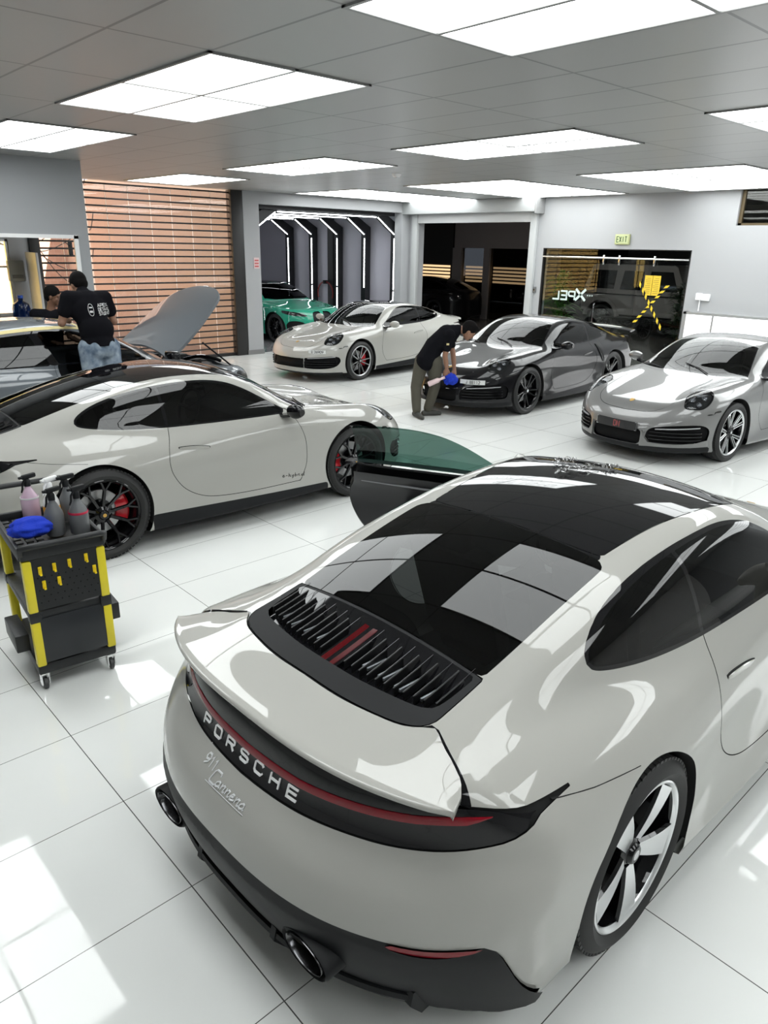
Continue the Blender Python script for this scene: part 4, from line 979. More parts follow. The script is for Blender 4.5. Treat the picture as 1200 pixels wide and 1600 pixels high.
# ---- light arches in the bay
LED = mat('led strip', (1, 1, 1), .3, emit=(.93, .97, 1), es=12); BAYF = mat('arch frame black', (.010, .010, .012), .45)
ords = ('frontmost', 'second', 'third', 'fourth', 'fifth from the front, deepest')
for k in range(5):
    y = 14.40+1.155*k
    t = thing('light_arch', 'black frame arch with white light strips over the bay, %s' % (ords[k]), 'light arch', (11.5, y, 0), 0, 'light arches in the detailing bay')
    out = [(-2.3, 0), (-2.3, 2.78), (-1.62, 3.16), (1.62, 3.16), (2.3, 2.78), (2.3, 0)]; inn = [(-2.12, 0), (-2.12, 2.62), (-1.52, 3.0), (1.52, 3.0), (2.12, 2.62), (2.12, 0)]
    bm = bmesh.new()
    a = [[bm.verts.new((x, yy, z)) for x, z in L_] for L_ in (out, inn) for yy in (-.05, .12)]
    for i in range(5):
        bm.faces.new((a[0][i], a[0][i+1], a[2][i+1], a[2][i])); bm.faces.new((a[1][i+1], a[1][i], a[3][i], a[3][i+1])); bm.faces.new((a[0][i+1], a[0][i], a[1][i], a[1][i+1])); bm.faces.new((a[2][i], a[2][i+1], a[3][i+1], a[3][i]))
    for i in (0, 5): bm.faces.new((a[0][i], a[1][i], a[3][i], a[2][i]))
    mb('frame', bm, BAYF, t, smooth=False)
    S_ = [((2.10, .0+.3), (2.10, 1.20)), ((2.10, 1.25), (2.10, 2.50)), ((2.09, 2.60), (1.53, 2.975)), ((1.47, 2.985), (.02, 2.985)), ((-.02, 2.985), (-1.47, 2.985)), ((-1.53, 2.975), (-2.09, 2.60)), ((-2.10, 2.5), (-2.10, 1.25)), ((-2.10, 1.2), (-2.10, .3))]
    for (x0, z0), (x1, z1) in S_:
        if k == 1 and x0 == 2.10 and z1 == 1.20: continue
        bm = bmesh.new(); tube(bm, [(x0, -.03, z0), (x1, -.03, z1)], .011, 8); mb('light_strip', bm, LED, t)
sbox('trim_4', 9.30, 13.5, 14.26, 14.36, 3.02, 3.12, BAYF); sbox('trim_6', 9.27, 9.36, 14.26, 14.36, 0, 3.1, BAYF)
t = thing('hose', 'red and black hose looped on the bay wall behind the green car', 'hose', (13.8, 17.4, 1.0)); bm = bmesh.new(); tube(bm, [(-.05, .35*math.cos(a), .32*math.sin(a)) for a in np.linspace(-.4, PI+.4, 20)], .02, 8); mb('hose', bm, mat('hose red', (.22, .03, .03), .5), t); bm = bmesh.new(); box(bm, -.1, 0, -.06, .06, .26, .36, .01); mb('hook', bm, BLACKM, t)
# added fill lamps, out of view, brighten the hall and the car in it
for (x, y) in ((17.5, 10.5), (17.5, 16)):
    t = thing('hall_fill_light', 'added unseen fill lamp under the dark hall ceiling, %s' % ('beyond the glass front' if y < 12 else 'beyond the roller door'), 'lamp', (x, y, 3.68)); bm = bmesh.new(); box(bm, -.12, .12, -.7, .7, 0, .02); mb('housing', bm, WHITEP, t); bm = bmesh.new(); box(bm, -.1, .1, -.66, .66, -.03, -.001); mb('tube', bm, mat('hall fill tube bright' if y < 12 else 'hall fill tube', (1, 1, 1), .3, emit=(1, .95, .9), es=45 if y < 12 else 8), t, smooth=False)
# ---------------------------------------------------------------- cars
CHALK = paint('chalk grey paint', (.36, .355, .33)); SILV = paint('silver paint', (.17, .17, .167), .4, .4); JET = paint('jet black paint', (.006, .006, .007), 0, .3); GREYP = paint('blue grey paint', (.13, .145, .16)); GREEN = paint('green paint', (.02, .27, .17)); TAUPE = paint('dark grey satin paint', (.26, .24, .235), 0, .5, .3)
hero = make_coupe('sports_car', 'chalk grey coupe nearest the camera, seen from behind, black roof, left door open', (1.947, 1.694, 0), 1.0, CHALK, 'carrera', 'classic', roof=BLACKG, open_left=62, hero=True)
left = make_coupe('sports_car', 'chalk grey coupe in side view behind the trolley, black wheels, red calipers, small door script', (1.97, 6.04, 0), -1.1, CHALK, 'carrera', 'rs', roof=BLACKG, mirror_m=BLACKG)
chalk = make_coupe('sports_car', 'pale grey coupe facing left before the lit bay, silver spoked wheels', (11.101, 11.162, 0), 185.5, CHALK, 'carrera', 'fan', roof=BLACKG)
black = make_coupe('sports_car', 'glossy black coupe with rear wing being wiped down at its nose', (11.20, 7.344, 0), 182.5, JET, 'turbo', 'black10', wing=True)
silver = make_coupe('sports_car', 'silver grey coupe facing the camera at right edge, dark plate, light box behind', (11.067, 3.976, 0), 175.6, SILV, 'turbo', 'turbo', spoiler='raised')
# door script of the left car
fn = lambda u, v, d: (u, -(ysurf(u, v)+d), v)
bm = bmesh.new(); letters(bm, 'e-hybrid', 1.585, .352, .026, .030, .006, .0042, fn, .001, .2, rise=-.10); mb('door_script', bm, BLACKG, left, smooth=False)
# turbo side scoops of the black car
for s in (1, -1):
    bm = bmesh.new(); rows = []
    for q in range(9):
        z = .60+.27*q/8; x = .36+.10*q/8; w = .045*math.sin(PI*(q+.6)/9.2)**.5; y = ysurf(x, z)
        rows.append([(x-w, s*(y+.004), z), (x+w, s*(y+.004), z), (x+w*.6, s*(y-.03), z), (x-w*.6, s*(y-.03), z)])
    loft(bm, rows); mb('side_scoop', bm, GAP, black)
    bm = bmesh.new(); tube(bm, [(.36+.10*q/8+.045*math.sin(PI*(q+.6)/9.2)**.5, s*(ysurf(.40, .6+.27*q/8)+.006), .60+.27*q/8) for q in range(9)], .008, 8); mb('scoop_rim', bm, JET, black)
def plate(parent, y0, y1, z0, z1, face, name, text, ink, off=.012):
    bm = bmesh.new(); n = 10; rows = []
    for i in range(n+1):
        y = y0+(y1-y0)*i/n; x = xfront(y, (z0+z1)/2)+off; rows.append([(x, y, z0), (x+.006, y, z0), (x+.006, y, z1), (x, y, z1)])
    loft(bm, rows); p = mb(name, bm, face, parent, smooth=False)
    bm = bmesh.new(); f2 = lambda u, v, d: (xfront(u, (z0+z1)/2)+off+.0065+d, u, v)
    h = (z1-z0)*.62; w = h*.5; tot = len(text)*(w+.4*w); letters(bm, text, (y0+y1)/2-tot/2+.02, z0+(z1-z0)*.19, w, h, w*.4, h*.16, f2, .001); mb('plate_characters', bm, ink, p, smooth=False); return p
INKM = mat('plate ink', (.02, .02, .025), .5)
JET.node_tree.nodes['Principled BSDF'].inputs['Coat IOR'].default_value = 1.38
PW = mat('plate white', (.62, .63, .62), .35)
plate(black, .34, .66, .485, .548, PW, 'number_plate', 'J 88112', INKM); plate(chalk, .44, .70, .510, .572, PW, 'number_plate', 'U 26909', INKM)
pl = plate(silver, -.27, .27, .375, .475, mat('plate black', (.016, .016, .017), .35), 'number_plate', 'DN', mat('plate mark', (.30, .06, .06), .4), .02)
bm = bmesh.new(); tube(bm, [(xfront(y, .425)+.027, y, z) for y, z in ((-.265, .38), (.265, .38), (.265, .47), (-.265, .47), (-.265, .38))], .003, 4); mb('plate_rim', bm, ALU, pl)
# silver bumper blades beside the intakes
for s in (1, -1):
    bm = bmesh.new(); rows = []
    for y, z0, z1 in ((.325, .22, .40), (.345, .22, .34), (.40, .225, .270), (.55, .228, .262), (.75, .228, .268), (.84, .24, .31)):
        x = xfront(min(y, .83), (z0+z1)/2)+.014; rows.append([(x, s*y, z0), (x, s*y, z1), (x-.05, s*y, z1), (x-.05, s*y, z0)])
    loft(bm, rows); mb('bumper_blade', bm, SILV, silver, angle=60)
# ---------------------------------------------------------------- other cars
def body_fn(ZL, ZR, WP, WG, nose, tail, zc=.92, tum=.30, yn=.86):
    ZL, ZR, WP, WG = Sp(ZL), Sp(ZR), Sp(WP), Sp(WG)
    def F(x, y, z):
        a = np.abs(y); zt = ZL(x)-.05*(a/.9)**2
        w = WP(x)-.45*np.maximum(z-.72, 0)**2-.3*np.maximum(.45-z, 0)**1.6
        g = smax(z-zt, a-w, .12); s = np.tanh((x-1.3)/.5); xx = x+.2*s*y*y
        dz = z-zc; wg = WG(x)-tum*dz-.6*np.maximum(dz, 0)**2
        g = smin(g, smax(z-(ZR(xx)-.10*y*y), a-wg, .09), .05)
        g = smax(g, x-(nose-.42*(a/yn)**2.8-.5*np.maximum(z-.55, 0)**1.5-.2*np.maximum(.35-z, 0)), .10)
        g = smax(g, (tail+.35*(a/yn)**2.8+.3*np.maximum(z-.7, 0))-x, .10)
        return smax(g, .17-z, .04)
    return F
def make_saloon(name, label, loc, deg, F, pm, wb, cuts, rad=.36, style='black10', yo=.92, zc=.55, bonnet_open=0, glass=GLASS_D, group=None, res=(130, 120, 30), xr=(-.4, None), door_open=False):
    t = thing(name, label, 'car', loc, R(deg), group); S = capsule_surface(F, xr[0], xr[1] or wb+.3, zc, *res); mk = lambda n, p, m, par=t: mkp(n, p, m, par, F) if len(p.V) else None
    v = np.minimum(np.hypot(S.V[:, 0], S.V[:, 2]-rad)-rad-.045, np.hypot(S.V[:, 0]-wb, S.V[:, 2]-rad)-rad-.045); _, S = split(S, both(v, .55-ab(S)))
    u, S = split(S, both(S.V[:, 2]-.18, ab(S)-.9)); mk('underbody', u, BLACKM); gaps = []
    for poly, nm, *om in cuts.get('side', ()):
        pc, S = split(S, both(sdpoly(xz(S), poly), .3-ab(S)))
        for s in (1, 0):
            if door_open and not s and nm == 'front_window': continue
            mk(nm, LR(pc, s), om[0] if om else glass)
        rim, S = split(S, both(sdpoly(xz(S), poly), .3-ab(S))-.016); [mk('window_trim', LR(rim, s), BLACKG) for s in (1, 0)]
    for poly, nm, m in cuts.get('top', ()):
        pc, S = split(S, both(sdpoly(xy(S), poly), .75-S.V[:, 2])); mk(nm, pc, m)
    for poly, nm, m, d in cuts.get('front', ()):
        pc, S = split(S, both(sdpoly(yz(S), poly), wb+.25-S.V[:, 0]))
        for s in (1, 0): mk(nm, Piece(LR(pc, s).V-grad(F, LR(pc, s).V)*d, LR(pc, s).F) if len(LR(pc, s).V) else LR(pc, s), m)
    if 'hood' in cuts:
        hd, S = split(S, both(sdpoly(xy(S), cuts['hood']), .5-S.V[:, 2])); g, S = split(S, both(sdpoly(xy(S), cuts['hood']), .5-S.V[:, 2])-.004); gaps.append(g)
        hx = cuts['hood'][:, 0].min(); hz = 1.0
        if bonnet_open:
            n = len(hd.V); N = grad(F, hd.V); V = np.concatenate([hd.V, hd.V-N*.03]); Fc = list(hd.F)+[tuple(i+n for i in reversed(f)) for f in hd.F]; E = {(f[q], f[(q+1) % len(f)]) for f in hd.F for q in range(len(f))}
            Fc += [(b, a, a+n, b+n) for a, b in E if (b, a) not in E]; b = mkp('bonnet', Piece(V, Fc), pm, t); b.data.set_sharp_from_angle(angle=R(40))
            b.matrix_local = Matrix.Translation((hx, 0, hz)) @ Matrix.Rotation(-R(bonnet_open), 4, 'Y') @ Matrix.Translation((-hx, 0, -hz))
        else: mk('bonnet', hd, pm)
    for poly in cuts.get('doors', ()):
        f = lambda p: both(sdpoly(xz(p), poly), .6-ab(p)); d_, S = split(S, f(S)); g, S = split(S, f(S)-.004); gaps.append(g)
        for s in (1, 0):
            if door_open and not s and poly is cuts['doors'][0]: continue
            mk('door', LR(d_, s), pm)
    gp = merge(*gaps); gp.V = gp.V-grad(F, gp.V)*.006 if len(gp.V) else gp.V; b = merge(S, gp); mkp('body', b, [pm, GAP], t, F, [0]*len(S.F)+[1]*(len(b.F)-len(S.F)))
    for x in (0, wb):
        for s in (1, -1):
            w = add_wheel(t, 0 if x == 0 else 2.45, s, style); w.location = (x, s*yo, rad); k = rad/(.358 if x == 0 else .345); w.scale = (k, 1, k)
            bm = bmesh.new(); lathe(bm, [(rad+.045, 0), (rad+.045, -.38), (.0, -.38)], 32); o = mb('wheel_arch_liner', bm, mat('arch liner', (.006, .006, .006), .9), t); o.location = (x, s*(yo-.02), rad); o.rotation_euler = (0, 0, 0 if s > 0 else PI)
            # keep the liner above the floor
            for v_ in o.data.vertices: v_.co.z = max(v_.co.z, -rad+.17)
    return t, F
# grey saloon with open bonnet
GF = body_fn([(-1.1,.98),(-.6,1.03),(.3,1.03),(1.5,1.0),(2.4,.99),(2.8,.93),(3.3,.86),(3.6,.78),(3.8,.70)], [(-1.0,1.02),(-.6,1.17),(0,1.34),(.6,1.43),(1.1,1.46),(1.5,1.43),(1.9,1.30),(2.3,1.10),(2.6,.93)], [(-1.1,.88),(-.5,.95),(0,.965),(1,.945),(2,.945),(2.9,.96),(3.4,.93)], [(-.9,.60),(-.3,.72),(.5,.79),(1.5,.80),(2.4,.76)], 3.80, -1.10, 1.0)
GS = {'side': [(closed([(-.55,1.06,1),(-.35,1.16),(.1,1.29),(.5,1.36),(.93,1.372,1),(1.08,1.05,1)], 5), 'rear_side_window'), (closed([(1.17,1.05,1),(1.02,1.372,1),(1.2,1.37),(1.45,1.335),(1.85,1.20),(2.18,1.04,1)], 5), 'front_window'), (closed([(1.095,1.05,1),(.945,1.374,1),(1.005,1.374,1),(1.155,1.05,1)], 2), 'pillar_trim', BLACKG)],
      'top': [(closed([(2.42,-.2,1),(2.42,0),(2.38,.4),(2.22,.70,1),(1.62,.56,1),(1.58,0),(1.58,-.2,1)], 5), 'windscreen', GLASS_D), (closed([(-.05,-.2,1),(-.05,.52),(-.75,.5,1),(-.8,0),(-.8,-.2,1)], 5), 'rear_window', GLASS_D)],
      'front': [(closed([(-.1,.45,1),(.42,.45,1),(.45,.66,1),(-.1,.68,1)], 3), 'grille', BLACKM, .03), (closed([(.62,.62),(.72,.60),(.86,.66),(.88,.74),(.80,.77),(.66,.70)], 5), 'headlight', mat('headlight housing', (.03, .031, .033), .25, .2), .0)],
      'hood': closed([(3.68,-.2,1),(3.68,0),(3.62,.35),(3.45,.60),(3.1,.72),(2.7,.76),(2.42,.76,1),(2.5,.4),(2.53,0),(2.53,-.2,1)], 6),
      'doors': [closed([(1.16,1.06,1),(2.15,1.04,1),(2.30,.6),(2.25,.3,1),(1.18,.3,1),(1.12,.6)], 5), closed([(1.12,1.05,1),(-.2,1.05,1),(-.1,.8),(.30,.6),(.5,.3,1),(1.14,.3,1),(1.08,.6)], 5)]}
grey, _ = make_saloon('saloon_car', 'blue grey saloon at left with its bonnet raised and a person leaning on it', (1.62, 8.93, 0), 0, GF, GREYP, 2.95, GS, bonnet_open=48, door_open=True, style='rs')
bm = bmesh.new(); box(bm, 2.5, 3.42, -.66, .66, .55, .76, .03)
rnd = random.Random(5)
for k in range(14): x, y = rnd.uniform(2.6, 3.3), rnd.uniform(-.5, .5); w, h = rnd.uniform(.05, .16), rnd.uniform(.80, .90); box(bm, x-w, x+w, y-w*.8, y+w*.8, .76, h, .012)
mb('engine_bay', bm, BLACKM, grey)
for k, (y0, y1) in enumerate(((-.4, .2), (.0, .5), (-.2, -.6))):
    bm = bmesh.new(); tube(bm, [(2.55+.3*q/6+k*.2, y0+(y1-y0)*q/6, .88+.05*math.sin(PI*q/6)) for q in range(7)], .022, 8); mb('engine_hose', bm, BLACKG, grey)
bm = bmesh.new(); tube(bm, [(3.4, -.62, .80), (2.95, -.70, 1.14)], .011, 8); mb('bonnet_strut', bm, BLACKG, grey)
for y in (.36, -.36): seat(grey, 1.1, y)
bm = bmesh.new(); box(bm, 1.75, 2.25, -.7, .7, .70, .98, .06); box(bm, -.3, 2.2, -.75, .75, .19, .22); box(bm, -.4, -.1, -.65, .65, .3, .98, .05); mb('cabin', bm, SEAT, grey)
bm = bmesh.new(); box(bm, 2.30, 2.42, -1.14, -.95, .98, 1.12, .03); mb('wing_mirror', bm, BLACKG, grey)
bm = bmesh.new(); box(bm, 2.34, 2.40, -.98, -.86, .98, 1.02, .01); mb('mirror_stalk', bm, BLACKG, grey)
bm = bmesh.new(); 
for x0, z in ((-.02, .905), ): tube(bm, [(x, -(.985-.0), z-.03*(x-x0)) for x in np.linspace(.25, .50, 6)], .016, 8)
mb('door_handle', bm, GREYP, grey)
# yellow masking tape on the roof and around the screen
YT = mat('masking tape', (.66, .56, .26), .6)
def ztop(F, x, y): return float(root(lambda q: F(x, y, q), .6, 1.8))
bm = bmesh.new()
for a, b_ in (((-.6, .62), (1.5, .60)), ((-.6, -.60), (1.52, -.56)), ((.65, -.6), (.75, .6)), ((1.52, -.56), (1.52, .56))):
    n = 14; rows = []
    d = Vector((b_[0]-a[0], b_[1]-a[1])).normalized(); p = Vector((-d.y, d.x))*.02
    for i in range(n+1):
        x, y = a[0]+(b_[0]-a[0])*i/n, a[1]+(b_[1]-a[1])*i/n
        rows.append([(x+p.x, y+p.y, ztop(GF, x+p.x, y+p.y)+.003), (x-p.x, y-p.y, ztop(GF, x-p.x, y-p.y)+.003), (x-p.x, y-p.y, ztop(GF, x-p.x, y-p.y)-.002), (x+p.x, y+p.y, ztop(GF, x+p.x, y+p.y)-.002)])
    loft(bm, rows)
tp = mb('masking_tape', bm, YT, grey, smooth=False); tp['kind'] = 'stuff'; tp['label'] = 'yellow masking tape strips on the roof'
# green coupe in the bay, dark car in the hall
MF = body_fn([(-1.0,.95),(-.5,.99),(.3,.98),(1.5,.97),(2.2,.98),(2.7,.93),(3.2,.86),(3.5,.80),(3.7,.68)], [(-1.0,.95),(-.6,1.10),(0,1.29),(.5,1.37),(1.0,1.40),(1.4,1.37),(1.8,1.25),(2.2,1.06),(2.5,.88)], [(-1.0,.88),(-.4,.93),(0,.95),(1,.91),(2,.92),(2.86,.945),(3.3,.92)], [(-.9,.58),(-.3,.70),(.5,.76),(1.5,.77),(2.3,.73)], 3.66, -1.02, .96)
MS = {'side': [(closed([(-.40,1.03,1),(-.2,1.13),(.2,1.25),(.9,1.315),(1.35,1.27),(1.75,1.13),(2.05,1.0,1)], 5), 'side_window')],
      'top': [(closed([(2.33,-.2,1),(2.33,0),(2.28,.4),(2.12,.68,1),(1.50,.54,1),(1.45,0),(1.45,-.2,1)], 5), 'windscreen', GLASS_D), (closed([(1.38,-.2,1),(1.40,.50),(.2,.50,1),(.2,-.2,1)], 5), 'roof_panel', BLACKG), (closed([(.1,-.2,1),(.1,.5),(-.7,.48,1),(-.75,0),(-.75,-.2,1)], 5), 'rear_window', GLASS_D)],
      'front': [(closed([(.04,.40,1),(.04,.73),(.12,.77),(.26,.74),(.29,.60),(.24,.42,1)], 5), 'grille', BLACKM, .03), (closed([(.44,.66),(.50,.72),(.70,.765),(.88,.79),(.86,.72),(.70,.675)], 5), 'headlight', mat('headlight dark', (.015, .016, .017), .1, .2, .8), .0), (closed([(.45,.25,1),(.5,.50),(.75,.55),(.84,.45),(.8,.26,1)], 5), 'air_intake', BLACKM, .04)],
      'hood': closed([(3.45,-.2,1),(3.45,0),(3.35,.45),(3.1,.66),(2.7,.74),(2.36,.76,1),(2.42,.4),(2.45,0),(2.45,-.2,1)], 6), 'doors': [closed([(.55,.99,1),(2.0,.98,1),(2.12,.6),(2.05,.3,1),(.75,.3,1),(.5,.6)], 5)]}
green, _ = make_saloon('coupe_car', 'bright green coupe with dark roof parked under the light arches in the bay', (11.50, 18.30, 0), -90, MF, GREEN, 2.86, MS, rad=.35, yo=.905)
dark, _ = make_saloon('coupe_car', 'black car parked in the dark hall beyond the roller door', (20.0, 17.2, 0), 95, MF, JET, 2.86, MS, rad=.35, yo=.905, res=(70, 70, 18)); dark.location = (19.1, 17.35, 0)
# boxy off-road car behind the glass front
t = thing('off_road_car', 'dark grey boxy off-road car behind the glass front', 'car', (21.1, 12.2, 0), R(-90)); GP = TAUPE
bm = bmesh.new()
prof = [(-.72, .62), (-.74, 1.12), (-.70, 1.18), (-.52, 1.90), (-.42, 1.95), (2.05, 1.95), (2.15, 1.90), (2.50, 1.30), (2.62, 1.22), (3.62, 1.18), (3.70, 1.10), (3.72, .62), (3.38, .60), (3.30, .80), (3.18, .92), (2.52, .92), (2.40, .80), (2.32, .55), (.53, .55), (.45, .80), (.33, .92), (-.33, .92), (-.45, .80), (-.53, .60)]
sec = lambda x, z, s: (x, s*(.91 if z < 1.15 else .90-.16*(z-1.15)/.8), z)
a = [bm.verts.new(sec(x, z, -1)) for x, z in prof]; b = [bm.verts.new(sec(x, z, 1)) for x, z in prof]
for i in range(len(a)): j = (i+1) % len(a); bm.faces.new((a[i], a[j], b[j], b[i]))
bm.faces.new(a); bm.faces.new(b); bmesh.ops.bevel(bm, geom=[e for e in bm.edges if abs(e.verts[0].co.y-e.verts[1].co.y) < .01], offset=.02, segments=2, affect='EDGES'); mb('body', bm, GP, t)
bw = mat('dark glass', (.01, .011, .012), .05, 0, .5)
for s in (1, -1):
    for x0, x1, sl in ((-.50, .32, .0), (.52, 1.18, .0), (1.36, 2.05, .25)):
        bm = bmesh.new(); ys = lambda z: s*(.90-.16*(z-1.15)/.8+.004)
        prism(bm, [(x0, 1.26), (x1+sl, 1.26), (x1, 1.78), (x0+.04, 1.78)], 0, .008, lambda u, v, d: (u, ys(v)+s*d, v)); mb('side_window', bm, bw, t)
    bm = bmesh.new(); box(bm, -.7, 3.6, s*.915-.008, s*.915+.008, 1.10, 1.135, .004); mb('side_strip', bm, BLACKM, t)
    for xc in (0, 2.85):
        bm = bmesh.new(); loft(bm, [[((xc+r*math.cos(q)), s*.99 if k in (1, 2) else s*.88, .43+r*math.sin(q)) for k, r in ((0, .50), (1, .50), (2, .58), (3, .60))] for q in np.linspace(.1, PI-.1, 18)], closed_row=False); mb('wheel_arch_flare', bm, GP, t)
        w = add_wheel(t, 0, s, 'black10'); w.location = (xc, s*.92, .40); w.scale = (1.12, 1.1, 1.12)
bm = bmesh.new(); box(bm, -.95, -.74, -.36, .36, .75, 1.42, .06); mb('spare_wheel_cover', bm, BLACKG, t)
bm = bmesh.new(); box(bm, -.45, 2.0, -.72, -.69, 1.95, 1.98, .01); box(bm, -.45, 2.0, .69, .72, 1.95, 1.98, .01); mb('roof_rail', bm, BLACKM, t)
for s in (1, -1): bm = bmesh.new(); box(bm, .1, 2.7, s*.9-.06, s*.9+.06, .42, .50, .02); mb('running_board', bm, BLACKM, t)
bm = bmesh.new(); box(bm, -.5, 3.4, -.6, .6, .35, .60, .03); mb('chassis', bm, BLACKM, t)
# ---------------------------------------------------------------- people
def ell(bm, c, r, rot=None, n=16):
    v = bmesh.ops.create_uvsphere(bm, u_segments=n*2, v_segments=n, radius=1)['verts']; M = Matrix.Translation(c) @ (rot or Matrix.Identity(4)) @ Matrix.Diagonal((*r, 1)); bmesh.ops.transform(bm, matrix=M, verts=v)
def limb(bm, pts, rad, n=14):
    tube(bm, pts, rad, n)
    for p, r in zip(pts, rad): ell(bm, Vector(p), (r, r, r), n=8)
def fuse(name, bm, m, parent, voxel=.010, it=3, sx=1):
    me = bpy.data.meshes.new('t'); bmesh.ops.recalc_face_normals(bm, faces=bm.faces); bm.to_mesh(me); bm.free(); o = bpy.data.objects.new('t', me); COL.objects.link(o)
    md = o.modifiers.new('r', 'REMESH'); md.mode = 'VOXEL'; md.voxel_size = voxel; md.use_smooth_shade = True; sm = o.modifiers.new('s', 'SMOOTH'); sm.iterations = it; sm.factor = .5
    dg = bpy.context.evaluated_depsgraph_get(); dg.update(); me2 = bpy.data.meshes.new_from_object(o.evaluated_get(dg)); bpy.data.objects.remove(o); me2.materials.clear(); me2.materials.append(m)
    me2.polygons.foreach_set('use_smooth', [True]*len(me2.polygons)); return link(name, me2, parent)
def frame(o, x, z):
    x = Vector(x).normalized(); z = Vector(z); z = (z-x*z.dot(x)).normalized(); y = z.cross(x); m = Matrix((x, y, z)).transposed().to_4x4(); m.translation = Vector(o); return m
def hand(bm, wrist, direc, palm_n, thumb_side=1, curl=.5, k=1.0):
    """fingers along direc, palm facing palm_n"""
    M = frame(wrist, direc, palm_n); q = lambda x, y, z: M @ Vector((x*k, y*k, z*k))
    limb(bm, [q(-.02, 0, 0), q(.02, 0, 0), q(.06, 0, .004), q(.085, 0, .006)], [.024*k, .028*k, .033*k, .028*k], 10)
    ell(bm, q(.05, .0, .003), (.045*k, .040*k, .016*k), M.to_3x3().to_4x4())
    for i, (y, L) in enumerate(((.030, .066), (.010, .076), (-.011, .070), (-.030, .054))):
        pts = []; a = .15; p = Vector((.082, y, .004))
        pts.append(q(*p))
        for s in (.45, .32, .23): a += curl*(.9 if s == .45 else 1.0); p = p+Vector((math.cos(a)*L*s, 0, math.sin(a)*L*s)); pts.append(q(*p))
        limb(bm, pts, [.0098*k, .0092*k, .0085*k, .0072*k], 8)
    s = thumb_side; limb(bm, [q(.018, s*.028, .004), q(.042, s*.050, .014), q(.066, s*.054, .028), q(.086, s*.046, .036)], [.014*k, .012*k, .0105*k, .009*k], 8)
def head(bm, c, fwd_, up_, k=1.0):
    M = frame(c, fwd_, up_); q = lambda x, y, z: M @ Vector((x*k, y*k, z*k)); Rm = M.to_3x3().to_4x4()
    ell(bm, q(-.010, 0, .025), (.098*k, .076*k, .098*k), Rm); ell(bm, q(.022, 0, -.045), (.066*k, .060*k, .066*k), Rm); ell(bm, q(.052, 0, -.092), (.030*k, .032*k, .022*k), Rm)
    ell(bm, q(.088, 0, -.018), (.018*k, .011*k, .028*k), Rm); ell(bm, q(.080, 0, -.060), (.012*k, .024*k, .009*k), Rm); ell(bm, q(.078, 0, .022), (.012*k, .05*k, .010*k), Rm)
    for s in (1, -1):
        ell(bm, q(-.004, s*.077, -.012), (.018*k, .008*k, .030*k), Rm); ell(bm, q(.060, s*.036, -.030), (.022*k, .020*k, .018*k), Rm)
    return M
def hair(bm, M, k=1.0, long=0):
    q = lambda x, y, z: M @ Vector((x*k, y*k, z*k)); Rm = M.to_3x3().to_4x4()
    ell(bm, q(-.020, 0, .042), (.104*k, .083*k, .098*k), Rm); ell(bm, q(-.055, 0, -.005), (.062*k, .074*k, .075*k), Rm)
    if long:
        for i in range(9): a = -1.1+2.2*i/8; ell(bm, q(.045+.015*math.cos(a*2), .055*math.sin(a), .090+.008*(i % 2)), (.04*k, .026*k, .026*k), Rm)
def shoe(bm, ankle, toe, k=1.0):
    a = Vector(ankle); t = Vector(toe); d = (t-a); d.z = 0; d.normalize(); z0 = a.z-.085
    q = lambda u, w: Vector((a.x, a.y, z0))+d*u+Vector((0, 0, w))
    limb(bm, [q(-.06, .045), q(.02, .05), q(.10, .040), q(.185, .030)], [.040*k, .043*k, .040*k, .030*k], 12)
    ell(bm, q(0, .075), (.045, .045, .05))
def face_detail(t, M, k=1.0):
    bm = bmesh.new()
    for s in (1, -1): ell(bm, M @ Vector((.083*k, s*.030*k, .0)), (.006, .010, .006), M.to_3x3().to_4x4(), 8)
    mb('eyes', bm, mat('eye dark', (.02, .015, .012), .3), t)
SKIN = mat('skin tan', (.26, .135, .085), .5); SKIN2 = mat('skin brown', (.17, .085, .052), .5); BLK = mat('black cloth', (.006, .006, .008), .95, spec=.1); HAIR = mat('black hair', (.004, .0035, .0035), .9, spec=.15)
def denim():
    m = mat('faded denim', (.2, .25, .32), .85); nt = m.node_tree; L = nt.links.new; tc = nt.nodes.new('ShaderNodeTexCoord'); n = nt.nodes.new('ShaderNodeTexNoise'); n.inputs['Scale'].default_value = 9; n.inputs['Detail'].default_value = 6
    cr = nt.nodes.new('ShaderNodeValToRGB'); cr.color_ramp.elements[0].position = .35; cr.color_ramp.elements[0].color = (.07, .11, .17, 1); cr.color_ramp.elements[1].position = .68; cr.color_ramp.elements[1].color = (.34, .40, .46, 1); L(tc.outputs['Object'], n.inputs['Vector']); L(n.outputs['Fac'], cr.inputs[0]); L(cr.outputs[0], nt.nodes['Principled BSDF'].inputs['Base Color']); return m
OLIVE = mat('olive trousers', (.068, .063, .047), .85, bump=(14, .5))
# person bending over the black car's nose
V = Vector
t = thing('person', 'person in black polo and olive trousers bending to wipe the black coupe', 'person', (7.50, 7.17, 0))
o = V((-7.62, -7.25, 0)); hipL, hipR = V((7.58, 7.33, .80)), V((7.68, 7.17, .79)); kneeL, kneeR = V((7.50, 7.36, .42)), V((7.72, 7.20, .42)); ankL, ankR = V((7.46, 7.29, .085)), V((7.66, 7.26, .085))
pel, mid_, chest, neck, hd = V((7.63, 7.25, .86)), V((7.68, 7.20, 1.00)), V((7.80, 7.08, 1.15)), V((7.90, 6.97, 1.235)), V((7.985, 6.885, 1.235))
shL, shR = V((7.90, 7.16, 1.19)), V((7.74, 6.98, 1.17)); elL, elR = V((7.93, 7.07, .90)), V((7.70, 7.01, .89)); wrL, wrR = V((7.93, 7.03, .68)), V((7.77, 7.03, .70))
sh = lambda *p: [x+o for x in p]
bm = bmesh.new()
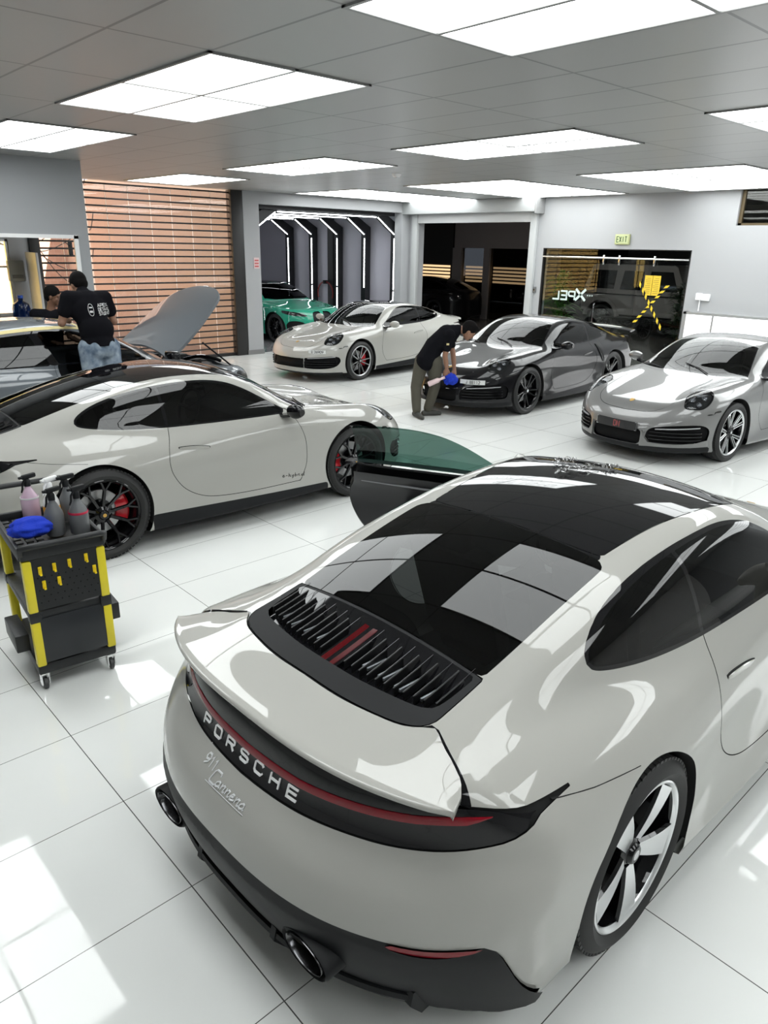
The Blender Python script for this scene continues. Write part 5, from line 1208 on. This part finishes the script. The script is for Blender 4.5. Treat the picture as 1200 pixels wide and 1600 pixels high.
limb(bm, sh(pel, mid_, chest), [.125, .12, .135]); limb(bm, sh(chest, neck, hd), [.09, .058, .055]); limb(bm, sh(shL, chest, shR), [.065, .11, .065])
for a, b, c in ((shL, elL, wrL), (shR, elR, wrR)): limb(bm, sh(a, (a+b)/2, b, (b+c)/2, c), [.056, .046, .038, .036, .025])
for a, b, c in ((hipL, kneeL, ankL), (hipR, kneeR, ankR)): limb(bm, sh(a, (a+b)/2, b, (b+c)/2, c), [.085, .075, .055, .052, .038])
MH = head(bm, hd+o+V((.02, -.02, -.02)), (.55, -.50, -.62), (.42, -.38, .74)); hand(bm, wrL+o, (.05, -.12, -1), (-.2, .9, 0), 1, .35); hand(bm, wrR+o, (-.12, .08, -.7), (.5, .5, -.3), -1, .75)
fuse('body', bm, SKIN, t, .0085); bm = bmesh.new(); hair(bm, MH, 1.03, 1); fuse('hair', bm, HAIR, t, .009, 2); face_detail(t, MH)
bm = bmesh.new(); limb(bm, sh(V((7.60, 7.27, .80)), pel, mid_, chest, chest+V((.05, -.05, .04))), [.150, .148, .140, .150, .11]); limb(bm, sh(shL, chest, shR), [.080, .125, .080])
for a, b in ((shL, elL), (shR, elR)): limb(bm, sh(a, a+(b-a)*.62), [.075, .066])
limb(bm, sh(neck-V((.03, -.03, .02)), neck), [.085, .070]); fuse('polo_shirt', bm, BLK, t, .010, 2)
bm = bmesh.new(); limb(bm, sh(hipL, hipR, pel), [.105, .105, .128])
for a, b, c in ((hipL, kneeL, ankL), (hipR, kneeR, ankR)): limb(bm, sh(a, (a+b)/2, b, (b+c)/2, c+V((0, 0, .03))), [.108, .095, .078, .072, .064])
fuse('trousers', bm, OLIVE, t, .011, 2)
for nm_, a, tt in (('shoe', ankL, V((7.40, 7.10, 0))), ('shoe', ankR, V((7.95, 7.12, 0)))): bm = bmesh.new(); shoe(bm, a+o, tt+o); fuse(nm_, bm, mat('grey shoe', (.05, .05, .045), .7), t, .009, 2)
bm = bmesh.new(); Mb = frame(shR+(elR-shR)*.42+o+V((-.055, -.055, 0)), (.68, -.73, 0), (0, 0, 1)); box(bm, -.018, .018, -.004, .004, -.012, .012, 0, 0, Mb); mb('sleeve_badge', bm, mat('badge yellow', (.6, .5, .25), .5), t)
t = thing('spray_bottle', 'pale pink bottle held by the bending person', 'bottle', (7.58, 6.98, .56)); bm = bmesh.new(); Mb = frame((0, 0, 0), (-.62, .58, -.38), (0, 0, 1)); lathe(bm, [(0, -.03), (.018, -.03), (.018, .02), (.036, .05), (.038, .19), (.03, .2), (0, .2)], 24, 'X', M=Mb); mb('bottle', bm, mat('pink plastic', (.72, .55, .56), .35), t); bm = bmesh.new(); lathe(bm, [(0, -.055), (.02, -.055), (.02, -.028), (0, -.028)], 16, 'X', M=Mb); mb('cap', bm, mat('pale cap', (.6, .45, .45), .4), t)
def cloth(name, label, loc, r, seed, sx=1., sy=1., sz=.6, col=(.004, .03, .42)):
    t = thing(name, label, 'cloth', loc); bm = bmesh.new(); bmesh.ops.create_icosphere(bm, subdivisions=5, radius=1); rnd = random.Random(seed); ph = [(Vector((rnd.uniform(-1, 1), rnd.uniform(-1, 1), rnd.uniform(-1, 1)))*rnd.uniform(2, 7), rnd.uniform(0, 6)) for _ in range(14)]
    for v in bm.verts:
        n = v.co.copy(); d = sum(abs(math.sin(n.dot(a)+p))**1.5 for a, p in ph)/14; z = n.z; v.co = Vector((n.x*sx, n.y*sy, max(n.z, -.75)*sz))*r*(.62+.75*d)
    mb('cloth', bm, mat('blue microfibre', col, .9, bump=(90, .3)), t, angle=180); return t
cloth('polishing_cloth', 'bright blue cloth in the bending person\'s hand at the black bonnet', (7.72, 6.94, .545), .095, 3, 1, 1.1, .9)
# person leaning on the grey saloon, seen from behind
t = thing('person', 'person in black printed t-shirt and faded jeans seen from behind, leaning over the grey saloon', 'person', (3.15, 7.86, .30)); o = V((-3.15, -7.86, -.30))
F_ = V((-.10, .99, 0)); pel = V((3.13, 7.86, 1.27)); chest = V((3.12, 7.98, 1.60)); neck = V((3.11, 8.08, 1.78)); hd = V((3.11, 8.17, 1.845)); shL, shR = V((2.93, 8.02, 1.725)), V((3.31, 8.02, 1.715)); elL, elR = V((2.83, 8.02, 1.48)), V((3.39, 8.02, 1.47)); wrL, wrR = V((2.98, 8.32, 1.50)), V((3.27, 8.32, 1.49))
hips = (V((3.03, 7.86, 1.22)), V((3.24, 7.86, 1.22))); knees = (V((3.02, 7.83, .80)), V((3.25, 7.83, .80))); anks = (V((3.02, 7.84, .385)), V((3.25, 7.84, .385)))
bm = bmesh.new(); limb(bm, sh(pel, (pel+chest)/2, chest), [.13, .13, .145]); limb(bm, sh(chest, neck, hd), [.10, .062, .058]); limb(bm, sh(shL, chest+V((0, 0, .05)), shR), [.068, .12, .068])
for a, b, c in ((shL, elL, wrL), (shR, elR, wrR)): limb(bm, sh(a, (a+b)/2, b, (b+c)/2, c), [.058, .050, .042, .038, .027])
for a, b, c in zip(hips, knees, anks): limb(bm, sh(a, (a+b)/2, b, (b+c)/2, c), [.09, .08, .06, .055, .04])
MH = head(bm, hd+o, (-.08, .80, -.55), (0, .5, .85)); hand(bm, wrL+o, (.5, .8, -.15), (0, 0, -1), -1, .3); hand(bm, wrR+o, (-.5, .8, -.15), (0, 0, -1), 1, .3); fuse('body', bm, SKIN, t, .009)
bm = bmesh.new(); hair(bm, MH, 1.03); fuse('hair', bm, HAIR, t, .009, 2); face_detail(t, MH)
bm = bmesh.new(); limb(bm, sh(pel+V((0, 0, -.02)), (pel+chest)/2, chest, chest+V((0, .02, .06))), [.165, .160, .168, .15]); limb(bm, sh(shL, chest+V((0, .02, .07)), shR), [.085, .125, .085]); ell(bm, pel+o+V((0, 0, -.01)), (.185, .150, .13)); ell(bm, pel+o+V((0, 0, .14)), (.178, .14, .16)); ell(bm, chest+o, (.205, .15, .17))
for a, b in ((shL, elL), (shR, elR)): limb(bm, sh(a, a+(b-a)*.52), [.080, .076])
limb(bm, sh(neck-V((0, .03, .03)), neck), [.08, .068]); ts = fuse('t_shirt', bm, BLK, t, .011, 3)
for v_ in ts.data.vertices: v_.co.z = max(v_.co.z, .955)
bm = bmesh.new(); limb(bm, sh(hips[0], pel, hips[1]), [.115, .14, .115]); ell(bm, V((3.075, 7.81, 1.22))+o, (.10, .11, .12)); ell(bm, V((3.19, 7.81, 1.22))+o, (.10, .11, .12))
for a, b, c in zip(hips, knees, anks): limb(bm, sh(a, (a+b)/2, b, (b+c)/2, c), [.118, .105, .085, .078, .07])
fuse('jeans', bm, denim(), t, .011, 2)
for a in anks: bm = bmesh.new(); shoe(bm, a+o, a+o+V((0, .2, 0))); fuse('shoe', bm, BLACKM, t, .01, 2)
dg = bpy.context.evaluated_depsgraph_get()
from mathutils.bvhtree import BVHTree
bv = BVHTree.FromPolygons([v.co for v in ts.data.vertices], [p.vertices for p in ts.data.polygons])
def on_back(u, v, d):
    h = bv.ray_cast(V((u, -1.0, v)), V((0, 1, 0))); p = h[0] if h[0] is not None else V((u, 0, v)); return (u, p.y-.002-d, v)
bm = bmesh.new(); mk_ = mat('shirt print', (.62, .62, .62), .6)
zc = 1.60-.30; letters(bm, 'APEX', .00, zc+.045, .028, .030, .007, .006, on_back, .001); letters(bm, 'DETAIL', .00, zc+.004, .019, .030, .007, .006, on_back, .001); letters(bm, 'STUDIO', .00, zc-.037, .019, .030, .007, .006, on_back, .001);
pts = [(-.075+.030*math.cos(a)*(1 if abs(math.cos(a)) < .7 else .9), zc+.018+.062*math.sin(a)) for a in np.linspace(0, 2*PI, 21)]
for i in range(20):
    a, b_ = pts[i], pts[i+1]; prism(bm, [(a[0], a[1]), (b_[0], b_[1]), ((b_[0]+.075)*.86-.075, (b_[1]-zc-.018)*.92+zc+.018), ((a[0]+.075)*.86-.075, (a[1]-zc-.018)*.92+zc+.018)], 0, .001, on_back)
for (x, z, w, h) in ((-.09, zc+.035, .03, .012), (-.09, zc-.01, .03, .02)): prism(bm, [(x, z), (x+w, z), (x+w, z+h), (x, z+h)], 0, .001, on_back)
mb('back_print', bm, mk_, t, smooth=False)
# person beyond the grey saloon
t = thing('person', 'person with short dark hair in black top beyond the grey saloon, seen in profile', 'person', (3.55, 10.36, 0)); o = V((-3.55, -10.36, 0)); hd = V((3.585, 10.34, 1.595)); neck = V((3.555, 10.37, 1.46)); chest = V((3.53, 10.40, 1.25)); pel = V((3.52, 10.42, .88)); 
shL, shR = V((3.38, 10.50, 1.36)), V((3.66, 10.26, 1.36)); elL, elR = V((3.36, 10.45, 1.08)), V((3.68, 10.20, 1.08)); wrL, wrR = V((3.52, 10.25, 1.0)), V((3.76, 10.08, 1.02))
hips = (V((3.46, 10.48, .84)), V((3.60, 10.36, .84))); knees = (V((3.47, 10.46, .46)), V((3.61, 10.34, .46))); anks = (V((3.46, 10.48, .085)), V((3.60, 10.36, .085)))
bm = bmesh.new(); limb(bm, sh(pel, (pel+chest)/2, chest), [.12, .12, .135]); limb(bm, sh(chest, neck, hd), [.09, .056, .055]); limb(bm, sh(shL, chest+V((0, 0, .05)), shR), [.06, .11, .06])
for a, b, c in ((shL, elL, wrL), (shR, elR, wrR)): limb(bm, sh(a, (a+b)/2, b, (b+c)/2, c), [.052, .045, .038, .034, .025])
for a, b, c in zip(hips, knees, anks): limb(bm, sh(a, (a+b)/2, b, (b+c)/2, c), [.085, .075, .055, .052, .038])
MH = head(bm, hd+o, (.72, -.66, -.15), (.1, -.1, 1)); hand(bm, wrL+o, (.6, -.7, -.2), (0, 0, -1), 1, .5); hand(bm, wrR+o, (.6, -.7, -.2), (0, 0, -1), -1, .5); fuse('body', bm, SKIN2, t, .009)
bm = bmesh.new(); hair(bm, MH, 1.02); fuse('hair', bm, HAIR, t, .009, 2); face_detail(t, MH)
bm = bmesh.new(); limb(bm, sh(pel, (pel+chest)/2, chest, chest+V((0, 0, .05))), [.15, .145, .155, .14]); limb(bm, sh(shL, chest+V((0, 0, .06)), shR), [.078, .12, .078])
for a, b in ((shL, elL), (shR, elR)): limb(bm, sh(a, a+(b-a)*.65), [.07, .063])
fuse('t_shirt', bm, BLK, t, .011, 2); bm = bmesh.new(); limb(bm, sh(hips[0], pel, hips[1]), [.10, .13, .10])
for a, b, c in zip(hips, knees, anks): limb(bm, sh(a, (a+b)/2, b, (b+c)/2, c), [.105, .09, .075, .07, .06])
fuse('trousers', bm, BLK, t, .012, 2)
for a in anks: bm = bmesh.new(); shoe(bm, a+o, a+o+V((.15, -.13, 0))); fuse('shoe', bm, BLACKM, t, .01, 2)
# ---------------------------------------------------------------- trolley and bottles
YEL2 = mat('trolley yellow', (.72, .60, .03), .35); TB = mat('trolley black', (.014, .015, .016), .45, bump=(40, .1))
T0 = V((1.15, 3.66, 0)); TA = R(-6)
t = thing('tool_trolley', 'black utility trolley with yellow corner posts, standing left of the near car', 'trolley', T0, TA)
W2, D = .205, .62
bm = bmesh.new(); box(bm, -W2, W2, .0, D, .10, .16, .012); mb('base_tray', bm, TB, t)
bm = bmesh.new(); box(bm, -W2, W2, .0, D, .42, .47, .01); mb('middle_shelf', bm, TB, t)
bm = bmesh.new(); box(bm, -W2, W2, .0, D, .765, .785, .004); box(bm, -W2-.005, W2+.005, -.012, .015, .765, .83, .01); box(bm, -W2-.005, W2+.005, D-.015, D+.012, .765, .83, .01); box(bm, -W2-.012, -W2+.012, 0, D, .765, .83, .01); box(bm, W2-.012, W2+.012, 0, D, .765, .83, .01)
for i in range(3):
    for j in range(9): box(bm, -W2+.02+i*.05, -W2+.055+i*.05, .05+j*.06, .09+j*.06, .785, .80, .003)
mb('top_tray', bm, TB, t)
for x in (-W2, W2):
    for y in (0, D):
        for z0, z1 in ((.155, .425), (.468, .76)):
            bm = bmesh.new(); sx = -1 if x < 0 else 1; sy = -1 if y == 0 else 1
            box(bm, min(x, x-sx*.045), max(x, x-sx*.045)+.0, y-.012 if sy < 0 else y-.04, y+.04 if sy < 0 else y+.012, z0, z1, .008); mb('corner_post', bm, YEL2, t)
        bm = bmesh.new(); box(bm, min(x, x-sx*.05)-.004, max(x, x-sx*.05)+.004, y-.016 if sy < 0 else y-.044, y+.044 if sy < 0 else y+.016, .415, .475, .006); mb('post_joint', bm, TB, t)
bm = bmesh.new(); box(bm, -W2+.04, W2-.04, -.006, .004, .48, .765); pg = mb('peg_board', bm, TB, t, smooth=False)
bm = bmesh.new()
for i in range(9):
    for j in range(5): lathe(bm, [(0, -.0075), (.004, -.0075), (.004, -.006)], 8, 'Y', M=Matrix.Translation((-.14+.034*i+(.017 if j % 2 else 0), 0, .52+.035*j)))
mb('peg_holes', bm, GAP, pg)['kind'] = 'stuff'
for x, z in ((-.125, .70), (-.055, .705), (.02, .71), (.105, .72), (-.115, .62), (-.04, .625), (.14, .645)):
    bm = bmesh.new(); box(bm, x-.009, x+.009, -.014, -.006, z-.022, z+.022, .003); box(bm, x-.006, x+.006, -.034, -.012, z-.022, z-.012, .003); lathe(bm, [(0, -.018), (.006, -.018), (.007, -.014)], 10, 'Y', M=Matrix.Translation((x, 0, z+.006))); h = mb('hook', bm, mat('hook yellow', (.80, .58, .01), .35), pg)
bm = bmesh.new(); box(bm, -W2+.04, W2-.04, -.008, .004, .17, .43, .004); mb('front_panel', bm, mat('panel charcoal', (.018, .020, .023), .35), t)
for s in (-1, 1):
    bm = bmesh.new(); box(bm, s*W2 if s > 0 else -W2-.07, s*W2+.07 if s > 0 else -W2, .10, .34, .26, .36, .006) if s > 0 else box(bm, -W2-.07, -W2, .12, .40, .20, .30, .006); mb('side_bin', bm, TB, t)
bm = bmesh.new(); tube(bm, [(-W2, -.005, .80), (-W2, -.03, .842), (-W2+.03, -.055, .855), (W2-.03, -.055, .855), (W2, -.03, .842), (W2, -.005, .80)], .016, 10); mb('front_handle', bm, TB, t)
bm = bmesh.new(); tube(bm, [(-W2, D, .80), (-W2, D+.02, .92), (-W2+.03, D+.05, .97), (W2-.03, D+.05, .97), (W2, D+.02, .92), (W2, D, .80)], .016, 10); mb('push_handle', bm, TB, t)
for x in (-W2+.03, W2-.03):
    for y in (.03, D-.03):
        bm = bmesh.new(); box(bm, x-.025, x+.025, y-.025, y+.025, .092, .102, .003); box(bm, x-.022, x-.016, y-.02, y+.02, .03, .095); box(bm, x+.016, x+.022, y-.02, y+.02, .03, .095); c = mb('caster', bm, CHROME, t)
        bm = bmesh.new(); lathe(bm, [(0, -.012), (.026, -.012), (.033, -.008), (.033, .008), (.026, .012), (0, .012)], 24, 'X', M=Matrix.Translation((x, y, .033))); mb('caster_wheel', bm, mat('caster grey', (.05, .05, .05), .5), c)
def trol(x, y, z=.786): c, s = math.cos(TA), math.sin(TA); return (T0.x+x*c-y*s, T0.y+x*s+y*c, z+.0155)
def spray(label, loc, m, m2, rz, k=1., wrap=None, clear=None, text=None):
    t = thing('spray_bottle', label, 'spray bottle', loc, rz); bm = bmesh.new()
    lathe(bm, [(0, 0), (.040*k, 0), (.044*k, .006), (.044*k, .11), (.040*k, .13), (.020*k, .175), (.015*k, .185), (.015*k, .20), (0, .20)], 32, 'Z'); mb('bottle', bm, m, t)
    bm = bmesh.new(); lathe(bm, [(0, .195), (.018, .195), (.018, .225), (.012, .235), (0, .235)], 20, 'Z'); box(bm, -.055, .030, -.012, .012, .235, .262, .008); box(bm, .028, .048, -.008, .008, .243, .257, .003)
    tube(bm, [(.012, 0, .235), (.030, 0, .215), (.034, 0, .185), (.044, 0, .165)], [.007, .006, .006, .004], 8); mb('spray_head', bm, m2, t)
    if wrap: bm = bmesh.new(); lathe(bm, [(.0446*k, wrap[0]), (.0452*k, wrap[0]+.002), (.0452*k, wrap[1]-.002), (.0446*k, wrap[1])], 32, 'Z'); mb('label_band', bm, wrap[2], t)
    if text:
        f3 = lambda u, v, d: ((.0446*k+d)*math.cos(u/.0446), (.0446*k+d)*math.sin(u/.0446), v); bm = bmesh.new(); letters(bm, text[0], text[1], text[2], .017, .026, .006, .004, f3, .0012); mb('bottle_lettering', bm, mat('label yellow', (.75, .65, .05), .5), t, smooth=False)
    return t
GB = mat('grey bottle', (.12, .125, .13), .3)
spray('tall pink spray bottle with black head at the back of the trolley', trol(-.03, .52), mat('pink liquid bottle', (.62, .45, .56), .2, 0, .3), BLACKM, R(200), 1.1, wrap=(.125, .135, WHITEP))
spray('grey spray bottle left of the grey one with the red band', trol(.02, .20), GB, BLACKM, R(200), 1.12)
spray('grey spray bottle with red band and yellow letters on the trolley', trol(.135, .16), GB, BLACKM, R(195), 1.15, wrap=(.112, .125, mat('red band', (.5, .02, .06), .5)), text=('PO', 4.35*.0446, .02))
spray('white spray bottle with orange label behind the two grey ones', trol(.055, .40), mat('white bottle', (.7, .7, .68), .3), WHITEP, R(200), 1.0, wrap=(.02, .10, mat('orange label', (.75, .33, .02), .4)))
spray('grey spray bottle with black head, rearmost in the trolley\'s right corner', trol(.142, .40), GB, BLACKM, R(190), 1.0, text=('C', 4.3*.0446, .03))
cloth('cleaning_cloth', 'crumpled blue cloth lying on the trolley top', trol(-.115, .15, .865), .092, 8, 1.15, .9, .55)
t = thing('marker_pen', 'small orange and yellow pen lying at the front of the trolley tray', 'pen', trol(-.06, .03, .79), R(10)); bm = bmesh.new(); lathe(bm, [(0, -.05), (.007, -.05), (.007, .04), (.003, .05), (0, .052)], 12, 'X'); mb('barrel', bm, mat('pen orange', (.7, .35, .02), .4), t); bm = bmesh.new(); lathe(bm, [(0, -.075), (.008, -.075), (.008, -.045), (0, -.045)], 12, 'X'); mb('cap', bm, BLACKM, t)
# crumpled film on the roof of the near car
t = thing('plastic_film', 'crumpled clear plastic film lying on the black roof of the near car', 'plastic film', (0, 0, 0)); c, s = math.cos(R(1)), math.sin(R(1))
bm = bmesh.new(); rnd = random.Random(11)
for (cx, cy, rx, ry, n) in ((1.12, .24, .075, .035, 11), (1.01, .10, .14, .03, 12), (1.18, .02, .05, .03, 8)):
    g = {}
    for i in range(n+1):
        for j in range(n+1):
            u, v = 2*i/n-1, 2*j/n-1; x = cx+rx*u*(1-.2*abs(v)); y = cy+ry*v+.35*(x-cx)*(-.6); z = zsurf(x, y)+.003+.030*abs(math.sin(3*u+2*v+cx*9)*math.cos(4*v-u*2))*(1-.5*(u*u+v*v)/2)+rnd.uniform(0, .006)
            g[i, j] = bm.verts.new((1.947+x*c-y*s, 1.694+x*s+y*c, z))
    for i in range(n):
        for j in range(n): bm.faces.new((g[i, j], g[i+1, j], g[i+1, j+1], g[i, j+1]))
fm = tinted('clear film', (.93, .93, .93), 1.6, .08); mb('film', bm, fm, t, angle=180)
# ---------------------------------------------------------------- plants behind the glass
LEAF = mat('leaf green', (.08, .22, .035), .5); LEAF2 = mat('leaf dark green', (.02, .05, .015), .5); POTM = mat('planter dark', (.03, .03, .03), .5)
def palm(label, loc, n, L, seed, m, h=.6):
    t = thing('potted_plant', label, 'plant', loc); rnd = random.Random(seed); bm = bmesh.new(); lathe(bm, [(0, .02), (.16, .02), (.16, 0), (.18, 0), (.23, .42), (.25, .42), (.25, .45), (.21, .45), (.20, .40), (0, .40)], 28, 'Z'); mb('pot', bm, POTM, t)
    bm = bmesh.new()
    for k in range(4): tube(bm, [(rnd.uniform(-.04, .04), rnd.uniform(-.04, .04), .38), (rnd.uniform(-.12, .12), rnd.uniform(-.12, .12), h+rnd.uniform(0, .9))], .02, 6)
    mb('stem', bm, mat('stem brown', (.08, .06, .03), .8), t); bm = bmesh.new()
    for k in range(n):
        a = rnd.uniform(0, 2*PI); e = rnd.uniform(.2, 1.35); l = L*rnd.uniform(.6, 1.1); b0 = Vector((rnd.uniform(-.1, .1), rnd.uniform(-.1, .1), h+rnd.uniform(-.1, 1.0))); w = rnd.uniform(.012, .026); d = Vector((math.cos(a), math.sin(a), 0)); sd = Vector((-d.y, d.x, 0)); P = []
        for q in range(7): u = q/6; P.append((b0+d*l*u*math.cos(e)+Vector((0, 0, l*(u*math.sin(e)-.55*u*u))), w*math.sin(PI*(.08+.9*u))))
        A = [[bm.verts.new(p-sd*ww), bm.verts.new(p+Vector((0, 0, -ww*.4))), bm.verts.new(p+sd*ww)] for p, ww in P]
        for i in range(6):
            for j in (0, 1): bm.faces.new((A[i][j], A[i][j+1], A[i+1][j+1], A[i+1][j]))
    o_ = mb('foliage', bm, m, t, angle=180); return t
palm('tall leafy plant behind the left side of the glass front', (14.9, 10.1, 0), 260, .62, 1, LEAF, .7)
palm('dark bushy plant behind the right side of the glass front', (15.3, 7.35, 0), 320, .40, 2, LEAF2, .6)
